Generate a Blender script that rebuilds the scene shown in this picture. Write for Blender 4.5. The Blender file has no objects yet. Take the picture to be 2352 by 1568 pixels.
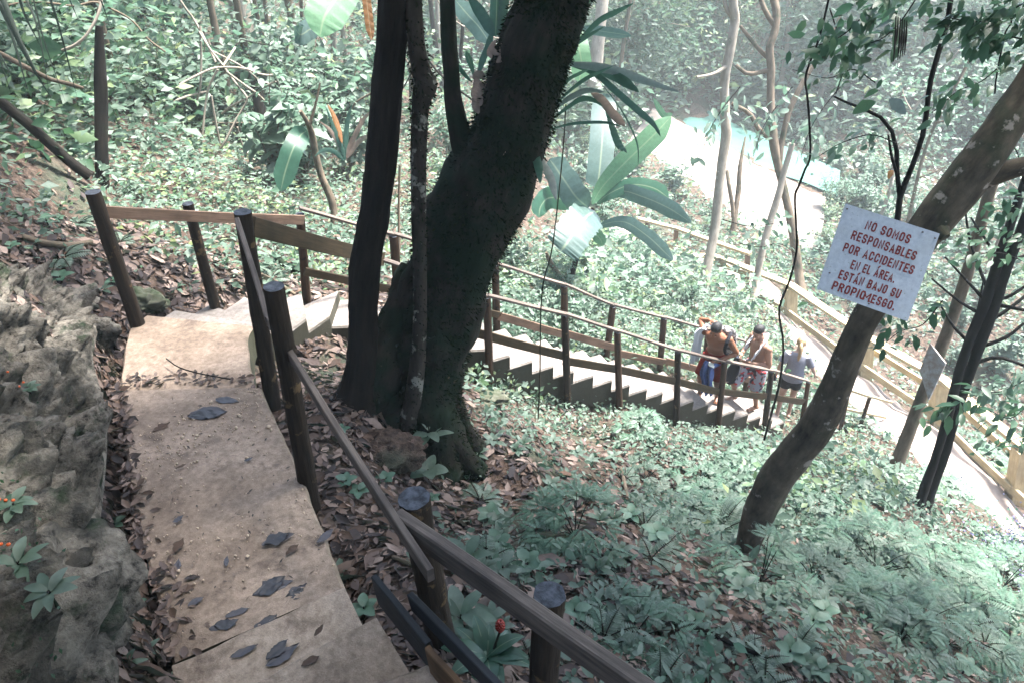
import bpy, bmesh, math, random
import numpy as np
from mathutils import Vector, Matrix, noise as mnoise

S = bpy.context.scene
R = math.radians
random.seed(7)
rng = np.random.default_rng(11)

# ------------------------------------------------------------------ camera, world, sun, exposure
CAMZ = 12.5
PITCH = 36.0
LENS = 26.0
cam_data = bpy.data.cameras.new("camera")
cam_data.lens = LENS
cam_data.sensor_width = 36.0
cam_data.clip_start = 0.05
cam_data.clip_end = 500.0
cam = bpy.data.objects.new("camera", cam_data)
S.collection.objects.link(cam)
cam.location = (0, 0, CAMZ)
cam.rotation_euler = (R(90 - PITCH), 0, 0)
S.camera = cam

SUN_EL, SUN_AZ = 66.0, 55.0          # azimuth from +Y towards +X
world = bpy.data.worlds.new("World")
S.world = world
world.use_nodes = True
wn = world.node_tree
bg = wn.nodes["Background"]
sky = wn.nodes.new("ShaderNodeTexSky")
sky.sky_type = 'NISHITA'
sky.sun_disc = False
sky.sun_elevation = R(SUN_EL)
sky.sun_rotation = R(SUN_AZ)
sky.air_density = 1.0
sky.dust_density = 3.0
wn.links.new(sky.outputs[0], bg.inputs[0])
bg.inputs[1].default_value = 0.15
sun_data = bpy.data.lights.new("sun", 'SUN')
sun_data.energy = 4.8
sun_data.angle = R(9)
sun_data.color = (1.0, 0.97, 0.93)
sun = bpy.data.objects.new("sun", sun_data)
S.collection.objects.link(sun)
sd = Vector((math.cos(R(SUN_EL)) * math.sin(R(SUN_AZ)), math.cos(R(SUN_EL)) * math.cos(R(SUN_AZ)), math.sin(R(SUN_EL))))
sun.rotation_euler = sd.to_track_quat('Z', 'Y').to_euler()
sun.location = (0, 0, 40)
S.view_settings.view_transform = 'Standard'
S.view_settings.look = 'None'
S.view_settings.gamma = 1.0
S.view_settings.exposure = 2.75
S.view_settings.use_curve_mapping = False
S.cycles.max_bounces = 6
S.cycles.diffuse_bounces = 3
S.cycles.glossy_bounces = 2
S.cycles.transmission_bounces = 3
S.cycles.transparent_max_bounces = 4
S.cycles.volume_bounces = 0
S.cycles.use_denoising = True

# ------------------------------------------------------------------ measuring: photo sight lines to places
FPX = LENS / 36.0 * 2352.0
CT, ST = math.cos(R(PITCH)), math.sin(R(PITCH))
CX, CY = 1176.0, 784.0

def P(u, v, d):
    a, b = (u - CX) / FPX * d, (v - CY) / FPX * d
    return np.array([a, d * CT - b * ST, CAMZ - (d * ST + b * CT)])

def Pz(u, v, z):
    """point of the sight line at height z below the eye (negative)"""
    k = ST + (v - CY) / FPX * CT
    return P(u, v, -z / k)

def proj(p):
    p = np.asarray(p, float)
    x, y, z = p[..., 0], p[..., 1], p[..., 2] - CAMZ
    d = y * CT - z * ST
    b = -z * CT - y * ST
    return CX + x / d * FPX, CY + b / d * FPX, d

def Pv(u, v, base):
    """point of the sight line nearest to the upright through base"""
    o = np.array([0, 0, CAMZ]); r = P(u, v, 1.0) - o
    k = (base[0] * r[0] + base[1] * r[1]) / (r[0] ** 2 + r[1] ** 2)
    return o + r * k

def Pw(u, v, a, n):
    """point of the sight line in the upright plane through a with normal n"""
    o = np.array([0, 0, CAMZ]); r = P(u, v, 1.0) - o
    n = np.array([n[0], n[1], 0.0])
    return o + r * (np.dot(a - o, n) / np.dot(r, n))

# ------------------------------------------------------------------ object helpers
COL = S.collection

def meta(o, label=None, cat=None, group=None, kind=None):
    if label: o['label'] = label
    if cat: o['category'] = cat
    if group: o['group'] = group
    if kind: o['kind'] = kind
    return o

def thing(name, label, cat, loc, group=None):
    o = bpy.data.objects.new(name, None)
    COL.objects.link(o)
    o.empty_display_size = 0.1
    o.location = tuple(float(x) for x in loc)
    return meta(o, label, cat, group)

def origin_of(o):
    v = np.zeros(3)
    while o is not None:
        v += np.array(o.location); o = o.parent
    return v

def copy_tree(o, parent=None):
    c = o.copy(); COL.objects.link(c)
    if parent is not None: c.parent = parent
    for ch in list(o.children): copy_tree(ch, c)
    return c

class MB:
    def __init__(s): s.flat = False; s.V = []; s.L = []; s.S = []; s.UV = []; s.M = []; s.nv = 0; s.nl = 0
    def raw(s, V, faces, uvs=None, mat=0):
        V = np.asarray(V, float).reshape(-1, 3)
        loops = np.concatenate([np.asarray(f, np.int64) for f in faces])
        lens = np.array([len(f) for f in faces], np.int64)
        s.arr(V, loops, lens, uvs, mat)
    def arr(s, V, loops, lens, uvs=None, mat=0):
        s.V.append(V); s.L.append(loops + s.nv)
        st = np.concatenate([[0], np.cumsum(lens)[:-1]]) + s.nl
        s.S.append(st)
        if uvs is None: uvs = np.zeros((len(loops), 2))
        s.UV.append(np.asarray(uvs, float).reshape(-1, 2))
        m = np.asarray(mat)
        s.M.append(np.full(len(lens), int(mat)) if m.ndim == 0 else m)
        s.nv += len(V); s.nl += len(loops)
    def tube(s, pts, rad, n=10, cap=True, wob=0.0, wf=3.0, mat=0, ell=1.0, seed=0.0):
        pts = np.asarray(pts, float); m = len(pts)
        rad = np.broadcast_to(np.asarray(rad, float), (m,))
        tan = np.gradient(pts, axis=0); tan /= np.linalg.norm(tan, axis=1)[:, None] + 1e-9
        ref = np.array([0, 0, 1.0]) if abs(tan[0][2]) < .9 else np.array([1.0, 0, 0])
        A = np.cross(ref, tan[0]); A /= np.linalg.norm(A)
        an = np.linspace(0, 2 * math.pi, n, endpoint=False)
        ca, sa = np.cos(an), np.sin(an)
        V = np.zeros((m, n, 3)); ln = 0; lens = np.zeros(m)
        for i in range(m):
            A = A - tan[i] * np.dot(A, tan[i]); A /= np.linalg.norm(A) + 1e-9
            B = np.cross(tan[i], A)
            if i: ln += np.linalg.norm(pts[i] - pts[i - 1])
            lens[i] = ln
            r = np.full(n, rad[i])
            if wob:
                r = np.array([rad[i] * (1 + wob * mnoise.fractal(Vector((ca[k] * wf * .5 + seed, sa[k] * wf * .5, ln * wf + seed)), 1.0, 2.0, 3)) for k in range(n)])
            V[i] = pts[i] + (ca * r)[:, None] * A + (sa * r * ell)[:, None] * B
        idx = np.arange(m * n).reshape(m, n)
        a = idx[:-1]; b = idx[1:]
        q = np.stack([a, np.roll(a, -1, 1), np.roll(b, -1, 1), b], -1).reshape(-1, 4)
        w = np.mean(rad) * 2 * math.pi
        vv = np.arange(n + 1) / n * w
        u0 = np.repeat(lens[:-1], n); u1 = np.repeat(lens[1:], n)
        k0 = np.tile(vv[:-1], m - 1); k1 = np.tile(vv[1:], m - 1)
        uv = np.stack([np.stack([u0, k0], -1), np.stack([u0, k1], -1), np.stack([u1, k1], -1), np.stack([u1, k0], -1)], 1).reshape(-1, 2)
        s.arr(V.reshape(-1, 3), q.reshape(-1), np.full(len(q), 4), uv, mat)
        if cap:
            for e, o in ((0, -1), (m - 1, 1)):
                ring = V[e]; c = ring.mean(0)
                f = [(n, (k + 1) % n, k) if o < 0 else (n, k, (k + 1) % n) for k in range(n)]
                uvc = []
                for t in f:
                    for j in t: uvc.append((0, 0) if j == n else (ca[j] * .07, sa[j] * .07))
                s.raw(np.vstack([ring, c]), f, uvc, mat if not isinstance(cap, int) or cap is True else cap)
    def beam(s, p0, p1, w, h, up=(0, 0, 1), mat=0, bev=0.004, seg=1, warp=0.0):
        s.flat = True
        p0 = np.asarray(p0, float); p1 = np.asarray(p1, float)
        t = p1 - p0; L = np.linalg.norm(t); t /= L
        up = np.asarray(up, float); sd_ = np.cross(t, up); sd_ /= np.linalg.norm(sd_); up = np.cross(sd_, t)
        b = min(bev, w * .3, h * .3)
        prof = np.array([(-w/2+b, -h/2), (w/2-b, -h/2), (w/2, -h/2+b), (w/2, h/2-b), (w/2-b, h/2), (-w/2+b, h/2), (-w/2, h/2-b), (-w/2, -h/2+b)])
        n = 8
        rows = []
        for i in range(seg + 1):
            f = i / seg
            off = warp * math.sin(f * 3.1 * 1.7 + L) * up + warp * .6 * math.sin(f * 5 + L * 2) * sd_
            rows.append(p0 + t * (L * f) + off + prof[:, :1] * sd_ + prof[:, 1:] * up)
        V = np.array(rows).reshape(-1, 3)
        F = []; UV = []
        per = np.concatenate([[0], np.cumsum(np.linalg.norm(np.roll(prof, -1, 0) - prof, axis=1))])
        for i in range(seg):
            for k in range(n):
                F.append((i*n+k, i*n+(k+1) % n, (i+1)*n+(k+1) % n, (i+1)*n+k))
                u0, u1 = L*i/seg, L*(i+1)/seg
                UV += [(u0, per[k]), (u0, per[k+1]), (u1, per[k+1]), (u1, per[k])]
        F.append(tuple(range(n))[::-1]); UV += [tuple(x*.3) for x in prof[::-1]]
        F.append(tuple(seg*n + k for k in range(n))); UV += [tuple(x*.3) for x in prof]
        s.raw(V, F, UV, mat)
    def build(s, name, mats, parent=None, origin=None, smooth=True, **kw):
        me = bpy.data.meshes.new(name)
        V = np.concatenate(s.V)
        o0 = origin_of(parent) if parent is not None else (np.asarray(origin, float) if origin is not None else np.zeros(3))
        V = V - o0
        L = np.concatenate(s.L); ST_ = np.concatenate(s.S)
        me.vertices.add(len(V)); me.vertices.foreach_set('co', V.astype(np.float32).ravel())
        me.loops.add(len(L)); me.loops.foreach_set('vertex_index', L.astype(np.int32))
        me.polygons.add(len(ST_)); me.polygons.foreach_set('loop_start', ST_.astype(np.int32))
        me.polygons.foreach_set('material_index', np.concatenate(s.M).astype(np.int32))
        uvl = me.uv_layers.new(name='UVMap')
        uvl.data.foreach_set('uv', np.concatenate(s.UV).astype(np.float32).ravel())
        me.update(calc_edges=True)
        me.validate()
        me.polygons.foreach_set('use_smooth', np.full(len(me.polygons), bool(smooth and not s.flat)))
        for m in (mats if isinstance(mats, (list, tuple)) else [mats]): me.materials.append(m)
        o = bpy.data.objects.new(name, me); COL.objects.link(o)
        if parent is not None: o.parent = parent
        else: o.location = tuple(float(x) for x in o0)
        return meta(o, **kw)

# leaf templates: (t along, w across, h lift), faces
LT = {
 'small': (np.array([(0,0,0),(.45,-.5,.12),(.45,.5,.12),(1,0,-.06)]), [(0,3,1),(0,2,3)]),
 'leaf': (np.array([(0,0,0),(.25,-.40,.10),(.25,0,0),(.25,.40,.10),(.62,-.42,.06),(.62,0,-.03),(.62,.42,.06),(1,0,-.14)]),
          [(0,2,1),(0,3,2),(1,2,5,4),(2,3,6,5),(4,5,7),(5,6,7)]),
 'curl': (np.array([(0,0,.05),(.22,-.34,.26),(.25,0,.02),(.25,.36,.2),(.6,-.46,.38),(.62,.04,.03),(.6,.42,.16),(1,.05,.3)]),
          [(0,2,1),(0,3,2),(1,2,5,4),(2,3,6,5),(4,5,7),(5,6,7)]),
 'curl2': (np.array([(0,0,.2),(.22,-.4,.0),(.25,0,.12),(.25,.3,.3),(.6,-.36,-.02),(.62,.0,.14),(.6,.5,.3),(1,-.1,-.05)]),
          [(0,2,1),(0,3,2),(1,2,5,4),(2,3,6,5),(4,5,7),(5,6,7)]),
}
def unit(a): return a / (np.linalg.norm(a, axis=-1, keepdims=True) + 1e-9)

def leaf_cloud(mb, p, d, n, L, W, tmpl='leaf', mat=0, droop=0.0):
    T, F = LT[tmpl]
    p = np.asarray(p, float); N = len(p)
    if N == 0: return
    d = unit(np.broadcast_to(np.asarray(d, float), (N, 3)))
    n = np.broadcast_to(np.asarray(n, float), (N, 3))
    s_ = unit(np.cross(d, n)); n = np.cross(s_, d)
    L = np.broadcast_to(np.asarray(L, float), (N,)); W = np.broadcast_to(np.asarray(W, float), (N,))
    t, w, h = T[:, 0], T[:, 1], T[:, 2]
    V = p[:, None] + d[:, None] * (L[:, None] * t)[..., None] + s_[:, None] * (W[:, None] * w)[..., None] \
        + n[:, None] * (W[:, None] * h - droop * L[:, None] * t ** 2)[..., None]
    k = len(T)
    fl = np.concatenate([np.array(f) for f in F]); ln = np.array([len(f) for f in F])
    loops = (fl[None] + (np.arange(N) * k)[:, None]).ravel()
    lens = np.tile(ln, N)
    uv = np.tile(np.stack([t[fl], w[fl] + .5], -1), (N, 1))
    m = mat if np.ndim(mat) == 0 else np.repeat(np.asarray(mat), len(F))
    mb.arr(V.reshape(-1, 3), loops, lens, uv, m)

def rdir(N, up=0.0, flat=1.0):
    v = rng.normal(size=(N, 3)); v[:, 2] *= flat; v[:, 2] += up
    return unit(v)

def strap(mb, pts, w, n=14, fold=.18, wave=0.0, mat=0, side=None, taper=(.25, .75), torn=0.0):
    """a long leaf along a curve; w = greatest width"""
    pts = smooth_path(pts, n)
    m = len(pts)
    tan = unit(np.gradient(pts, axis=0))
    V = []; 
    if side is None:
        s0 = np.cross(tan, np.array([0, 0, 1.0])); s0 = unit(s0)
    else: s0 = np.broadcast_to(np.asarray(side, float), (m, 3))
    nn = unit(np.cross(s0, tan)); s0 = unit(np.cross(tan, nn))
    t = np.linspace(0, 1, m)
    prof = np.clip(np.minimum(t / taper[0], 1), 0, 1) ** .6 * np.clip((1 - t) / (1 - taper[1]), 0, 1) ** .6
    prof = np.maximum(prof, .06)
    for i in range(m):
        ww = w * prof[i] / 2
        wv = wave * math.sin(i * 2.1) * w
        j = 1 - torn * rng.random() if torn else 1; j2 = 1 - torn * rng.random() if torn else 1
        V += [pts[i] - s0[i] * ww * j + nn[i] * (fold * ww + wv), pts[i], pts[i] + s0[i] * ww * j2 + nn[i] * (fold * ww - wv)]
    F = []; UV = []
    for i in range(m - 1):
        a = i * 3
        F += [(a, a + 1, a + 4, a + 3), (a + 1, a + 2, a + 5, a + 4)]
        u0, u1 = t[i], t[i + 1]
        UV += [(u0, 0), (u0, .5), (u1, .5), (u1, 0), (u0, .5), (u0, 1), (u1, 1), (u1, .5)]
    mb.raw(V, F, UV, mat)

def smooth_path(pts, n):
    """Catmull-Rom through pts, n samples"""
    p = np.asarray(pts, float)
    if len(p) == 2:
        return p[0] + (p[1] - p[0]) * np.linspace(0, 1, n)[:, None]
    q = np.vstack([2 * p[0] - p[1], p, 2 * p[-1] - p[-2]])
    out = []
    for x in np.linspace(0, len(p) - 1 - 1e-6, n):
        i = int(x); f = x - i
        a, b, c, d = q[i], q[i + 1], q[i + 2], q[i + 3]
        out.append(.5 * (2 * b + (c - a) * f + (2 * a - 5 * b + 4 * c - d) * f ** 2 + (3 * b - a - 3 * c + d) * f ** 3))
    return np.array(out)

def trail(px):
    """[(u, v, depth, half width in photo pixels)] -> points, radii"""
    pts = np.array([P(a[0], a[1], a[2]) for a in px]); r = np.array([a[3] * a[2] / FPX for a in px])
    return pts, r

def limb(mb, px, step=.12, n=12, wob=.08, wf=4.0, up=None, mat=0, seed=0.0):
    pts, r = trail(px)
    L = np.sum(np.linalg.norm(np.diff(pts, axis=0), axis=1))
    k = max(6, int(L / step))
    z = smooth_path(np.column_stack([pts, r]), k)
    mb.tube(z[:, :3], z[:, 3], n, True, wob, wf, mat, seed=seed)
    return z

# ------------------------------------------------------------------ materials
def node_mat(name):
    m = bpy.data.materials.new(name); m.use_nodes = True
    nt = m.node_tree; nt.nodes.clear()
    out = nt.nodes.new('ShaderNodeOutputMaterial')
    b = nt.nodes.new('ShaderNodeBsdfPrincipled')
    nt.links.new(b.outputs[0], out.inputs[0])
    return m, nt, b, out

def N(nt, t, **kw):
    n = nt.nodes.new(t)
    for k, v in kw.items(): setattr(n, k, v)
    return n

def ramp(nt, fac, stops, interp='LINEAR'):
    r = N(nt, 'ShaderNodeValToRGB'); r.color_ramp.interpolation = interp
    e = r.color_ramp.elements
    while len(e) < len(stops): e.new(.5)
    for x, (pos, c) in zip(e, stops):
        x.position = pos; x.color = (*c, 1) if len(c) == 3 else c
    if fac is not None: nt.links.new(fac, r.inputs[0])
    return r

def noise_tex(nt, co, scale, detail=4, rough=.55, vec=(1, 1, 1)):
    n = N(nt, 'ShaderNodeTexNoise'); n.inputs['Scale'].default_value = scale
    n.inputs['Detail'].default_value = detail; n.inputs['Roughness'].default_value = rough
    if vec != (1, 1, 1):
        mp = N(nt, 'ShaderNodeMapping'); mp.inputs['Scale'].default_value = vec
        nt.links.new(co, mp.inputs[0]); co = mp.outputs[0]
    nt.links.new(co, n.inputs['Vector'])
    return n.outputs[0]

def mixc(nt, fac, a, b, mode='MIX'):
    m = N(nt, 'ShaderNodeMix', data_type='RGBA', blend_type=mode)
    if isinstance(fac, (int, float)): m.inputs[0].default_value = fac
    else: nt.links.new(fac, m.inputs[0])
    for k, x in ((6, a), (7, b)):
        if isinstance(x, tuple): m.inputs[k].default_value = (*x, 1)
        else: nt.links.new(x, m.inputs[k])
    return m.outputs[2]

def bump(nt, b, h, strength=.5, dist=.02):
    n = N(nt, 'ShaderNodeBump'); n.inputs['Strength'].default_value = strength; n.inputs['Distance'].default_value = dist
    nt.links.new(h, n.inputs['Height']); nt.links.new(n.outputs[0], b.inputs['Normal'])

def mat_leaf(name, cols, trans=.3, rough=.45, spec=.4, vein=0.0):
    m, nt, b, out = node_mat(name)
    g = N(nt, 'ShaderNodeNewGeometry')
    k = len(cols)
    r = ramp(nt, g.outputs['Random Per Island'], [(i / max(1, k - 1), c) for i, c in enumerate(cols)])
    col = r.outputs[0]
    co = N(nt, 'ShaderNodeTexCoord').outputs['Object']
    nz = noise_tex(nt, co, 25, 2)
    col = mixc(nt, .35, col, ramp(nt, nz, [(.3, (.45, .45, .45)), (.7, (1.25, 1.25, 1.25))]).outputs[0], 'MULTIPLY')
    if vein:
        uv = N(nt, 'ShaderNodeTexCoord').outputs['UV']
        w = N(nt, 'ShaderNodeTexWave', wave_type='BANDS', bands_direction='X'); w.inputs['Scale'].default_value = vein
        w.inputs['Distortion'].default_value = 1.5
        nt.links.new(uv, w.inputs[0])
        col = mixc(nt, .3, col, ramp(nt, w.outputs[0], [(.2, (.6, .65, .6)), (.8, (1.15, 1.15, 1.15))]).outputs[0], 'MULTIPLY')
        sx = N(nt, 'ShaderNodeSeparateXYZ'); nt.links.new(uv, sx.inputs[0])
        mid = ramp(nt, sx.outputs[1], [(.45, (0, 0, 0)), (.5, (1, 1, 1)), (.55, (0, 0, 0))])
        col = mixc(nt, mid.outputs[0], col, mixc(nt, .4, col, (.35, .4, .25)))
    nt.links.new(col, b.inputs['Base Color'])
    b.inputs['Roughness'].default_value = rough
    b.inputs['Specular IOR Level'].default_value = spec
    if trans:
        t = N(nt, 'ShaderNodeBsdfTranslucent'); nt.links.new(mixc(nt, .5, col, (.11, .23, .15)), t.inputs[0])
        mx = N(nt, 'ShaderNodeMixShader'); mx.inputs[0].default_value = trans
        nt.links.new(b.outputs[0], mx.inputs[1]); nt.links.new(t.outputs[0], mx.inputs[2]); nt.links.new(mx.outputs[0], out.inputs[0])
    return m

def mat_wood(name, a, c, dark, grain=30, rough=.75, bmp=.5):
    m, nt, b, out = node_mat(name)
    uv = N(nt, 'ShaderNodeTexCoord').outputs['UV']; ob = N(nt, 'ShaderNodeTexCoord').outputs['Object']
    g = noise_tex(nt, uv, 6, 6, .65, (.5, grain / 4, 1))
    big = noise_tex(nt, ob, 2.5, 4, .6)
    col = ramp(nt, g, [(.32, a), (.62, c)]).outputs[0]
    col = mixc(nt, ramp(nt, big, [(.42, (0, 0, 0)), (.66, (1, 1, 1))]).outputs[0], col, mixc(nt, .65, col, dark))
    nt.links.new(col, b.inputs['Base Color']); b.inputs['Roughness'].default_value = rough
    b.inputs['Specular IOR Level'].default_value = .25
    bump(nt, b, g, bmp, .006)
    return m

def mat_bark(name, a, c, moss=None, mossamt=.5, lichen=None, licamt=.66, rough=.9, stretch=(3, 14), bs=.8):
    m, nt, b, out = node_mat(name)
    uv = N(nt, 'ShaderNodeTexCoord').outputs['UV']; ob = N(nt, 'ShaderNodeTexCoord').outputs['Object']
    g = noise_tex(nt, uv, 1.0, 7, .65, (stretch[0], stretch[1], 1))
    col = ramp(nt, g, [(.3, a), (.7, c)]).outputs[0]
    if moss:
        f = noise_tex(nt, ob, 3.5, 5, .6)
        col = mixc(nt, ramp(nt, f, [(1 - mossamt - .08, (0, 0, 0)), (1 - mossamt + .1, (1, 1, 1))]).outputs[0], col, moss)
    if lichen:
        f = noise_tex(nt, ob, 7, 4, .6)
        col = mixc(nt, ramp(nt, f, [(licamt - .02, (0, 0, 0)), (licamt + .03, (1, 1, 1))]).outputs[0], col, lichen)
    nt.links.new(col, b.inputs['Base Color']); b.inputs['Roughness'].default_value = rough
    b.inputs['Specular IOR Level'].default_value = .15
    bump(nt, b, g, bs, .02)
    return m

def mat_plain(name, c, rough=.7, spec=.3, var=.25, scale=12, bmp=.2, c2=None):
    m, nt, b, out = node_mat(name)
    ob = N(nt, 'ShaderNodeTexCoord').outputs['Object']
    f = noise_tex(nt, ob, scale, 5, .6)
    lo = tuple(x * (1 - var) for x in c) if c2 is None else c2
    nt.links.new(ramp(nt, f, [(.35, lo), (.65, tuple(min(1, x * (1 + var * .5)) for x in c))]).outputs[0], b.inputs['Base Color'])
    b.inputs['Roughness'].default_value = rough; b.inputs['Specular IOR Level'].default_value = spec
    if bmp: bump(nt, b, f, bmp, .01)
    return m

def mat_concrete(name, lo, hi, stain, green):
    m, nt, b, out = node_mat(name)
    ob = N(nt, 'ShaderNodeTexCoord').outputs['Object']
    f1 = noise_tex(nt, ob, 1.8, 5, .6); f2 = noise_tex(nt, ob, 22, 6, .7); f3 = noise_tex(nt, ob, 140, 3, .7)
    f4 = noise_tex(nt, ob, 4.2, 7, .75)
    col = ramp(nt, f1, [(.38, lo), (.62, hi)]).outputs[0]
    col = mixc(nt, .75, col, ramp(nt, f2, [(.3, (.42, .40, .37)), (.7, (1.2, 1.2, 1.2))]).outputs[0], 'MULTIPLY')
    col = mixc(nt, .35, col, ramp(nt, f3, [(.35, (.5, .48, .46)), (.7, (1.2, 1.2, 1.2))]).outputs[0], 'MULTIPLY')
    col = mixc(nt, ramp(nt, f4, [(.53, (0, 0, 0)), (.70, (.85, .85, .85))]).outputs[0], col, stain)
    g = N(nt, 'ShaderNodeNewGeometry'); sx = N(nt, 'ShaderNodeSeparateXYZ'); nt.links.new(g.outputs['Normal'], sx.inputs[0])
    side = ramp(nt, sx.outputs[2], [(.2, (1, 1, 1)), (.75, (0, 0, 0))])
    col = mixc(nt, side.outputs[0], col, mixc(nt, .88, col, green))  # upright sides darkened: mossy green plus shade painted into the colour
    nt.links.new(col, b.inputs['Base Color']); b.inputs['Roughness'].default_value = .85
    b.inputs['Specular IOR Level'].default_value = .25
    mx = N(nt, 'ShaderNodeMath', operation='ADD'); nt.links.new(f2, mx.inputs[0]); nt.links.new(f3, mx.inputs[1])
    bump(nt, b, mx.outputs[0], .45, .008)
    return m

def mat_ground():
    m, nt, b, out = node_mat('forest_floor')
    ob = N(nt, 'ShaderNodeTexCoord').outputs['Object']
    f1 = noise_tex(nt, ob, .9, 5, .65); f2 = noise_tex(nt, ob, 14, 6, .7)
    v = N(nt, 'ShaderNodeTexVoronoi'); v.inputs['Scale'].default_value = 26; nt.links.new(ob, v.inputs[0])
    col = ramp(nt, f2, [(.3, (.028, .022, .018)), (.5, (.07, .052, .042)), (.72, (.15, .11, .09))]).outputs[0]
    col = mixc(nt, .5, col, ramp(nt, v.outputs['Color'], [(.2, (.35, .33, .3)), (.8, (1.3, 1.2, 1.1))]).outputs[0], 'MULTIPLY')
    col = mixc(nt, ramp(nt, f1, [(.5, (0, 0, 0)), (.7, (.75, .75, .75))]).outputs[0], col, (.05, .075, .05))
    nt.links.new(col, b.inputs['Base Color']); b.inputs['Roughness'].default_value = .95
    b.inputs['Specular IOR Level'].default_value = .1
    bump(nt, b, f2, 1.0, .05)
    return m

def mat_rock():
    m, nt, b, out = node_mat('limestone')
    ob = N(nt, 'ShaderNodeTexCoord').outputs['Object']
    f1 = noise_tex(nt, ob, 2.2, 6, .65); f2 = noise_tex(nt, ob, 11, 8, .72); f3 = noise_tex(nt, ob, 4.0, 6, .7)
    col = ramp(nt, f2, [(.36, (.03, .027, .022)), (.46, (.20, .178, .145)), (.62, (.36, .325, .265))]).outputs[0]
    col = mixc(nt, ramp(nt, f1, [(.46, (0, 0, 0)), (.60, (.9, .9, .9))]).outputs[0], col, mixc(nt, .85, col, (.028, .03, .027)))  # dark algae blotches, enlarged to put shade into the rock colour
    col = mixc(nt, ramp(nt, f3, [(.54, (0, 0, 0)), (.66, (.85, .85, .85))]).outputs[0], col, (.03, .052, .026))
    nt.links.new(col, b.inputs['Base Color']); b.inputs['Roughness'].default_value = .92
    b.inputs['Specular IOR Level'].default_value = .2
    f5 = noise_tex(nt, ob, 38, 6, .75)
    ad = N(nt, 'ShaderNodeMath', operation='MULTIPLY_ADD'); nt.links.new(f5, ad.inputs[0]); ad.inputs[1].default_value = .5; nt.links.new(f2, ad.inputs[2])
    bump(nt, b, ad.outputs[0], 1.0, .09)
    return m

M = {}
M['ground'] = mat_ground()
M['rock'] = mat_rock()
M['concrete'] = mat_concrete('worn_concrete', (.20, .152, .115), (.34, .265, .205), (.075, .055, .043), (.05, .055, .03))
M['concrete_far'] = mat_concrete('pale_concrete', (.20, .178, .158), (.26, .232, .21), (.17, .145, .13), (.034, .033, .018))
M['path'] = mat_plain('sandy_path', (.25, .21, .18), .95, .1, .25, 3, .4)
M['sand'] = mat_plain('river_sand', (.22, .19, .165), .95, .1, .15, 2, .3)
M['water'] = mat_plain('milky_river_water', (.085, .175, .15), .15, .4, .10, 1.5, .1)
M['rail'] = mat_wood('weathered_rail_timber', (.05, .039, .032), (.16, .125, .10), (.036, .029, .026))
M['rail_warm'] = mat_wood('brown_rail_timber', (.10, .062, .040), (.20, .13, .09), (.06, .042, .03))
M['rail_ochre'] = mat_wood('ochre_rail_timber', (.038, .026, .013), (.085, .058, .03), (.026, .022, .012))
M['board_dark'] = mat_wood('blackened_board', (.007, .008, .009), (.026, .028, .031), (.012, .015, .018))
M['broken'] = mat_wood('fresh_broken_wood', (.07, .035, .014), (.17, .095, .045), (.02, .014, .01), 20)
M['post'] = mat_bark('post_bark', (.007, .006, .005), (.042, .03, .02), None, 0, (.11, .072, .038), .64, .85, (2, 30), .5)
M['post_warm'] = mat_bark('brown_post_timber', (.022, .014, .009), (.085, .05, .03), None, 0, (.02, .018, .015), .62, .85, (2, 30), .5)
M['post_top'] = mat_plain('sawn_post_top', (.060, .066, .078), .8, .2, .65, 26, .9)
M['yellow'] = mat_wood('pale_yellow_timber', (.30, .235, .13), (.46, .38, .24), (.25, .205, .13), 16, .8, .3)
M['bark_dark'] = mat_bark('dark_fissured_bark', (.003, .003, .0025), (.02, .016, .012), (.01, .014, .008), .35, (.06, .052, .035), .76, .95, (2.5, 16), 1.0)
M['bark_moss'] = mat_bark('mossy_bark', (.004, .0045, .0035), (.034, .029, .021), (.008, .015, .008), .52, (.10, .072, .045), .74, .95, (3, 9), 1.0)
M['bark_lichen'] = mat_bark('lichen_spotted_bark', (.008, .007, .0055), (.045, .037, .029), (.012, .016, .01), .38, (.16, .155, .13), .60, .95, (4, 9), .7)
M['bark_smooth'] = mat_bark('smooth_brown_bark', (.017, .015, .011), (.12, .096, .066), (.034, .04, .022), .40, (.22, .19, .155), .635, .9, (4, 8), .6)
M['bark_pale'] = mat_bark('pale_bark', (.15, .128, .10), (.30, .265, .215), (.10, .115, .075), .35, (.36, .33, .28), .68, .9, (3, 8), .5)
M['bark_tan'] = mat_bark('tan_bark', (.05, .04, .028), (.16, .125, .09), (.035, .045, .026), .4, None, .7, .9, (3, 8), .6)
M['bark_black'] = mat_bark('black_twig_bark', (.003, .003, .0025), (.012, .011, .009), None, 0, None, .7, .9, (3, 10), .5)
M['moss'] = mat_leaf('moss_tufts', [(.0025, .007, .004), (.004, .010, .005), (.007, .014, .006), (.018, .022, .008)], 0, .9, .03)
M['litter'] = mat_leaf('dry_leaves', [(.022, .017, .017), (.04, .03, .028), (.06, .044, .04), (.10, .072, .062), (.07, .042, .028), (.16, .118, .098), (.24, .18, .148), (.09, .05, .03)], .12, .7, .25)
M['wet_leaf'] = mat_leaf('wet_black_leaves', [(.018, .018, .022), (.035, .033, .04), (.06, .055, .06)], 0, .45, .5)
M['orange_leaf'] = mat_leaf('orange_dead_leaf', [(.16, .065, .02), (.22, .09, .025)], .3, .6, .3, 30)
G1 = [(.045, .085, .055), (.07, .12, .08), (.10, .155, .11), (.14, .19, .145)]
M['leaf'] = mat_leaf('green_leaves', G1, .42, .5, .45)
M['leaf_pale'] = mat_leaf('pale_green_leaves', [(.08, .13, .09), (.12, .175, .13), (.17, .22, .175)], .48, .5, .45)
M['leaf_teal'] = mat_leaf('blue_green_leaves', [(.042, .105, .062), (.07, .14, .088), (.105, .175, .12)], .3, .5, .4)
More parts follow.
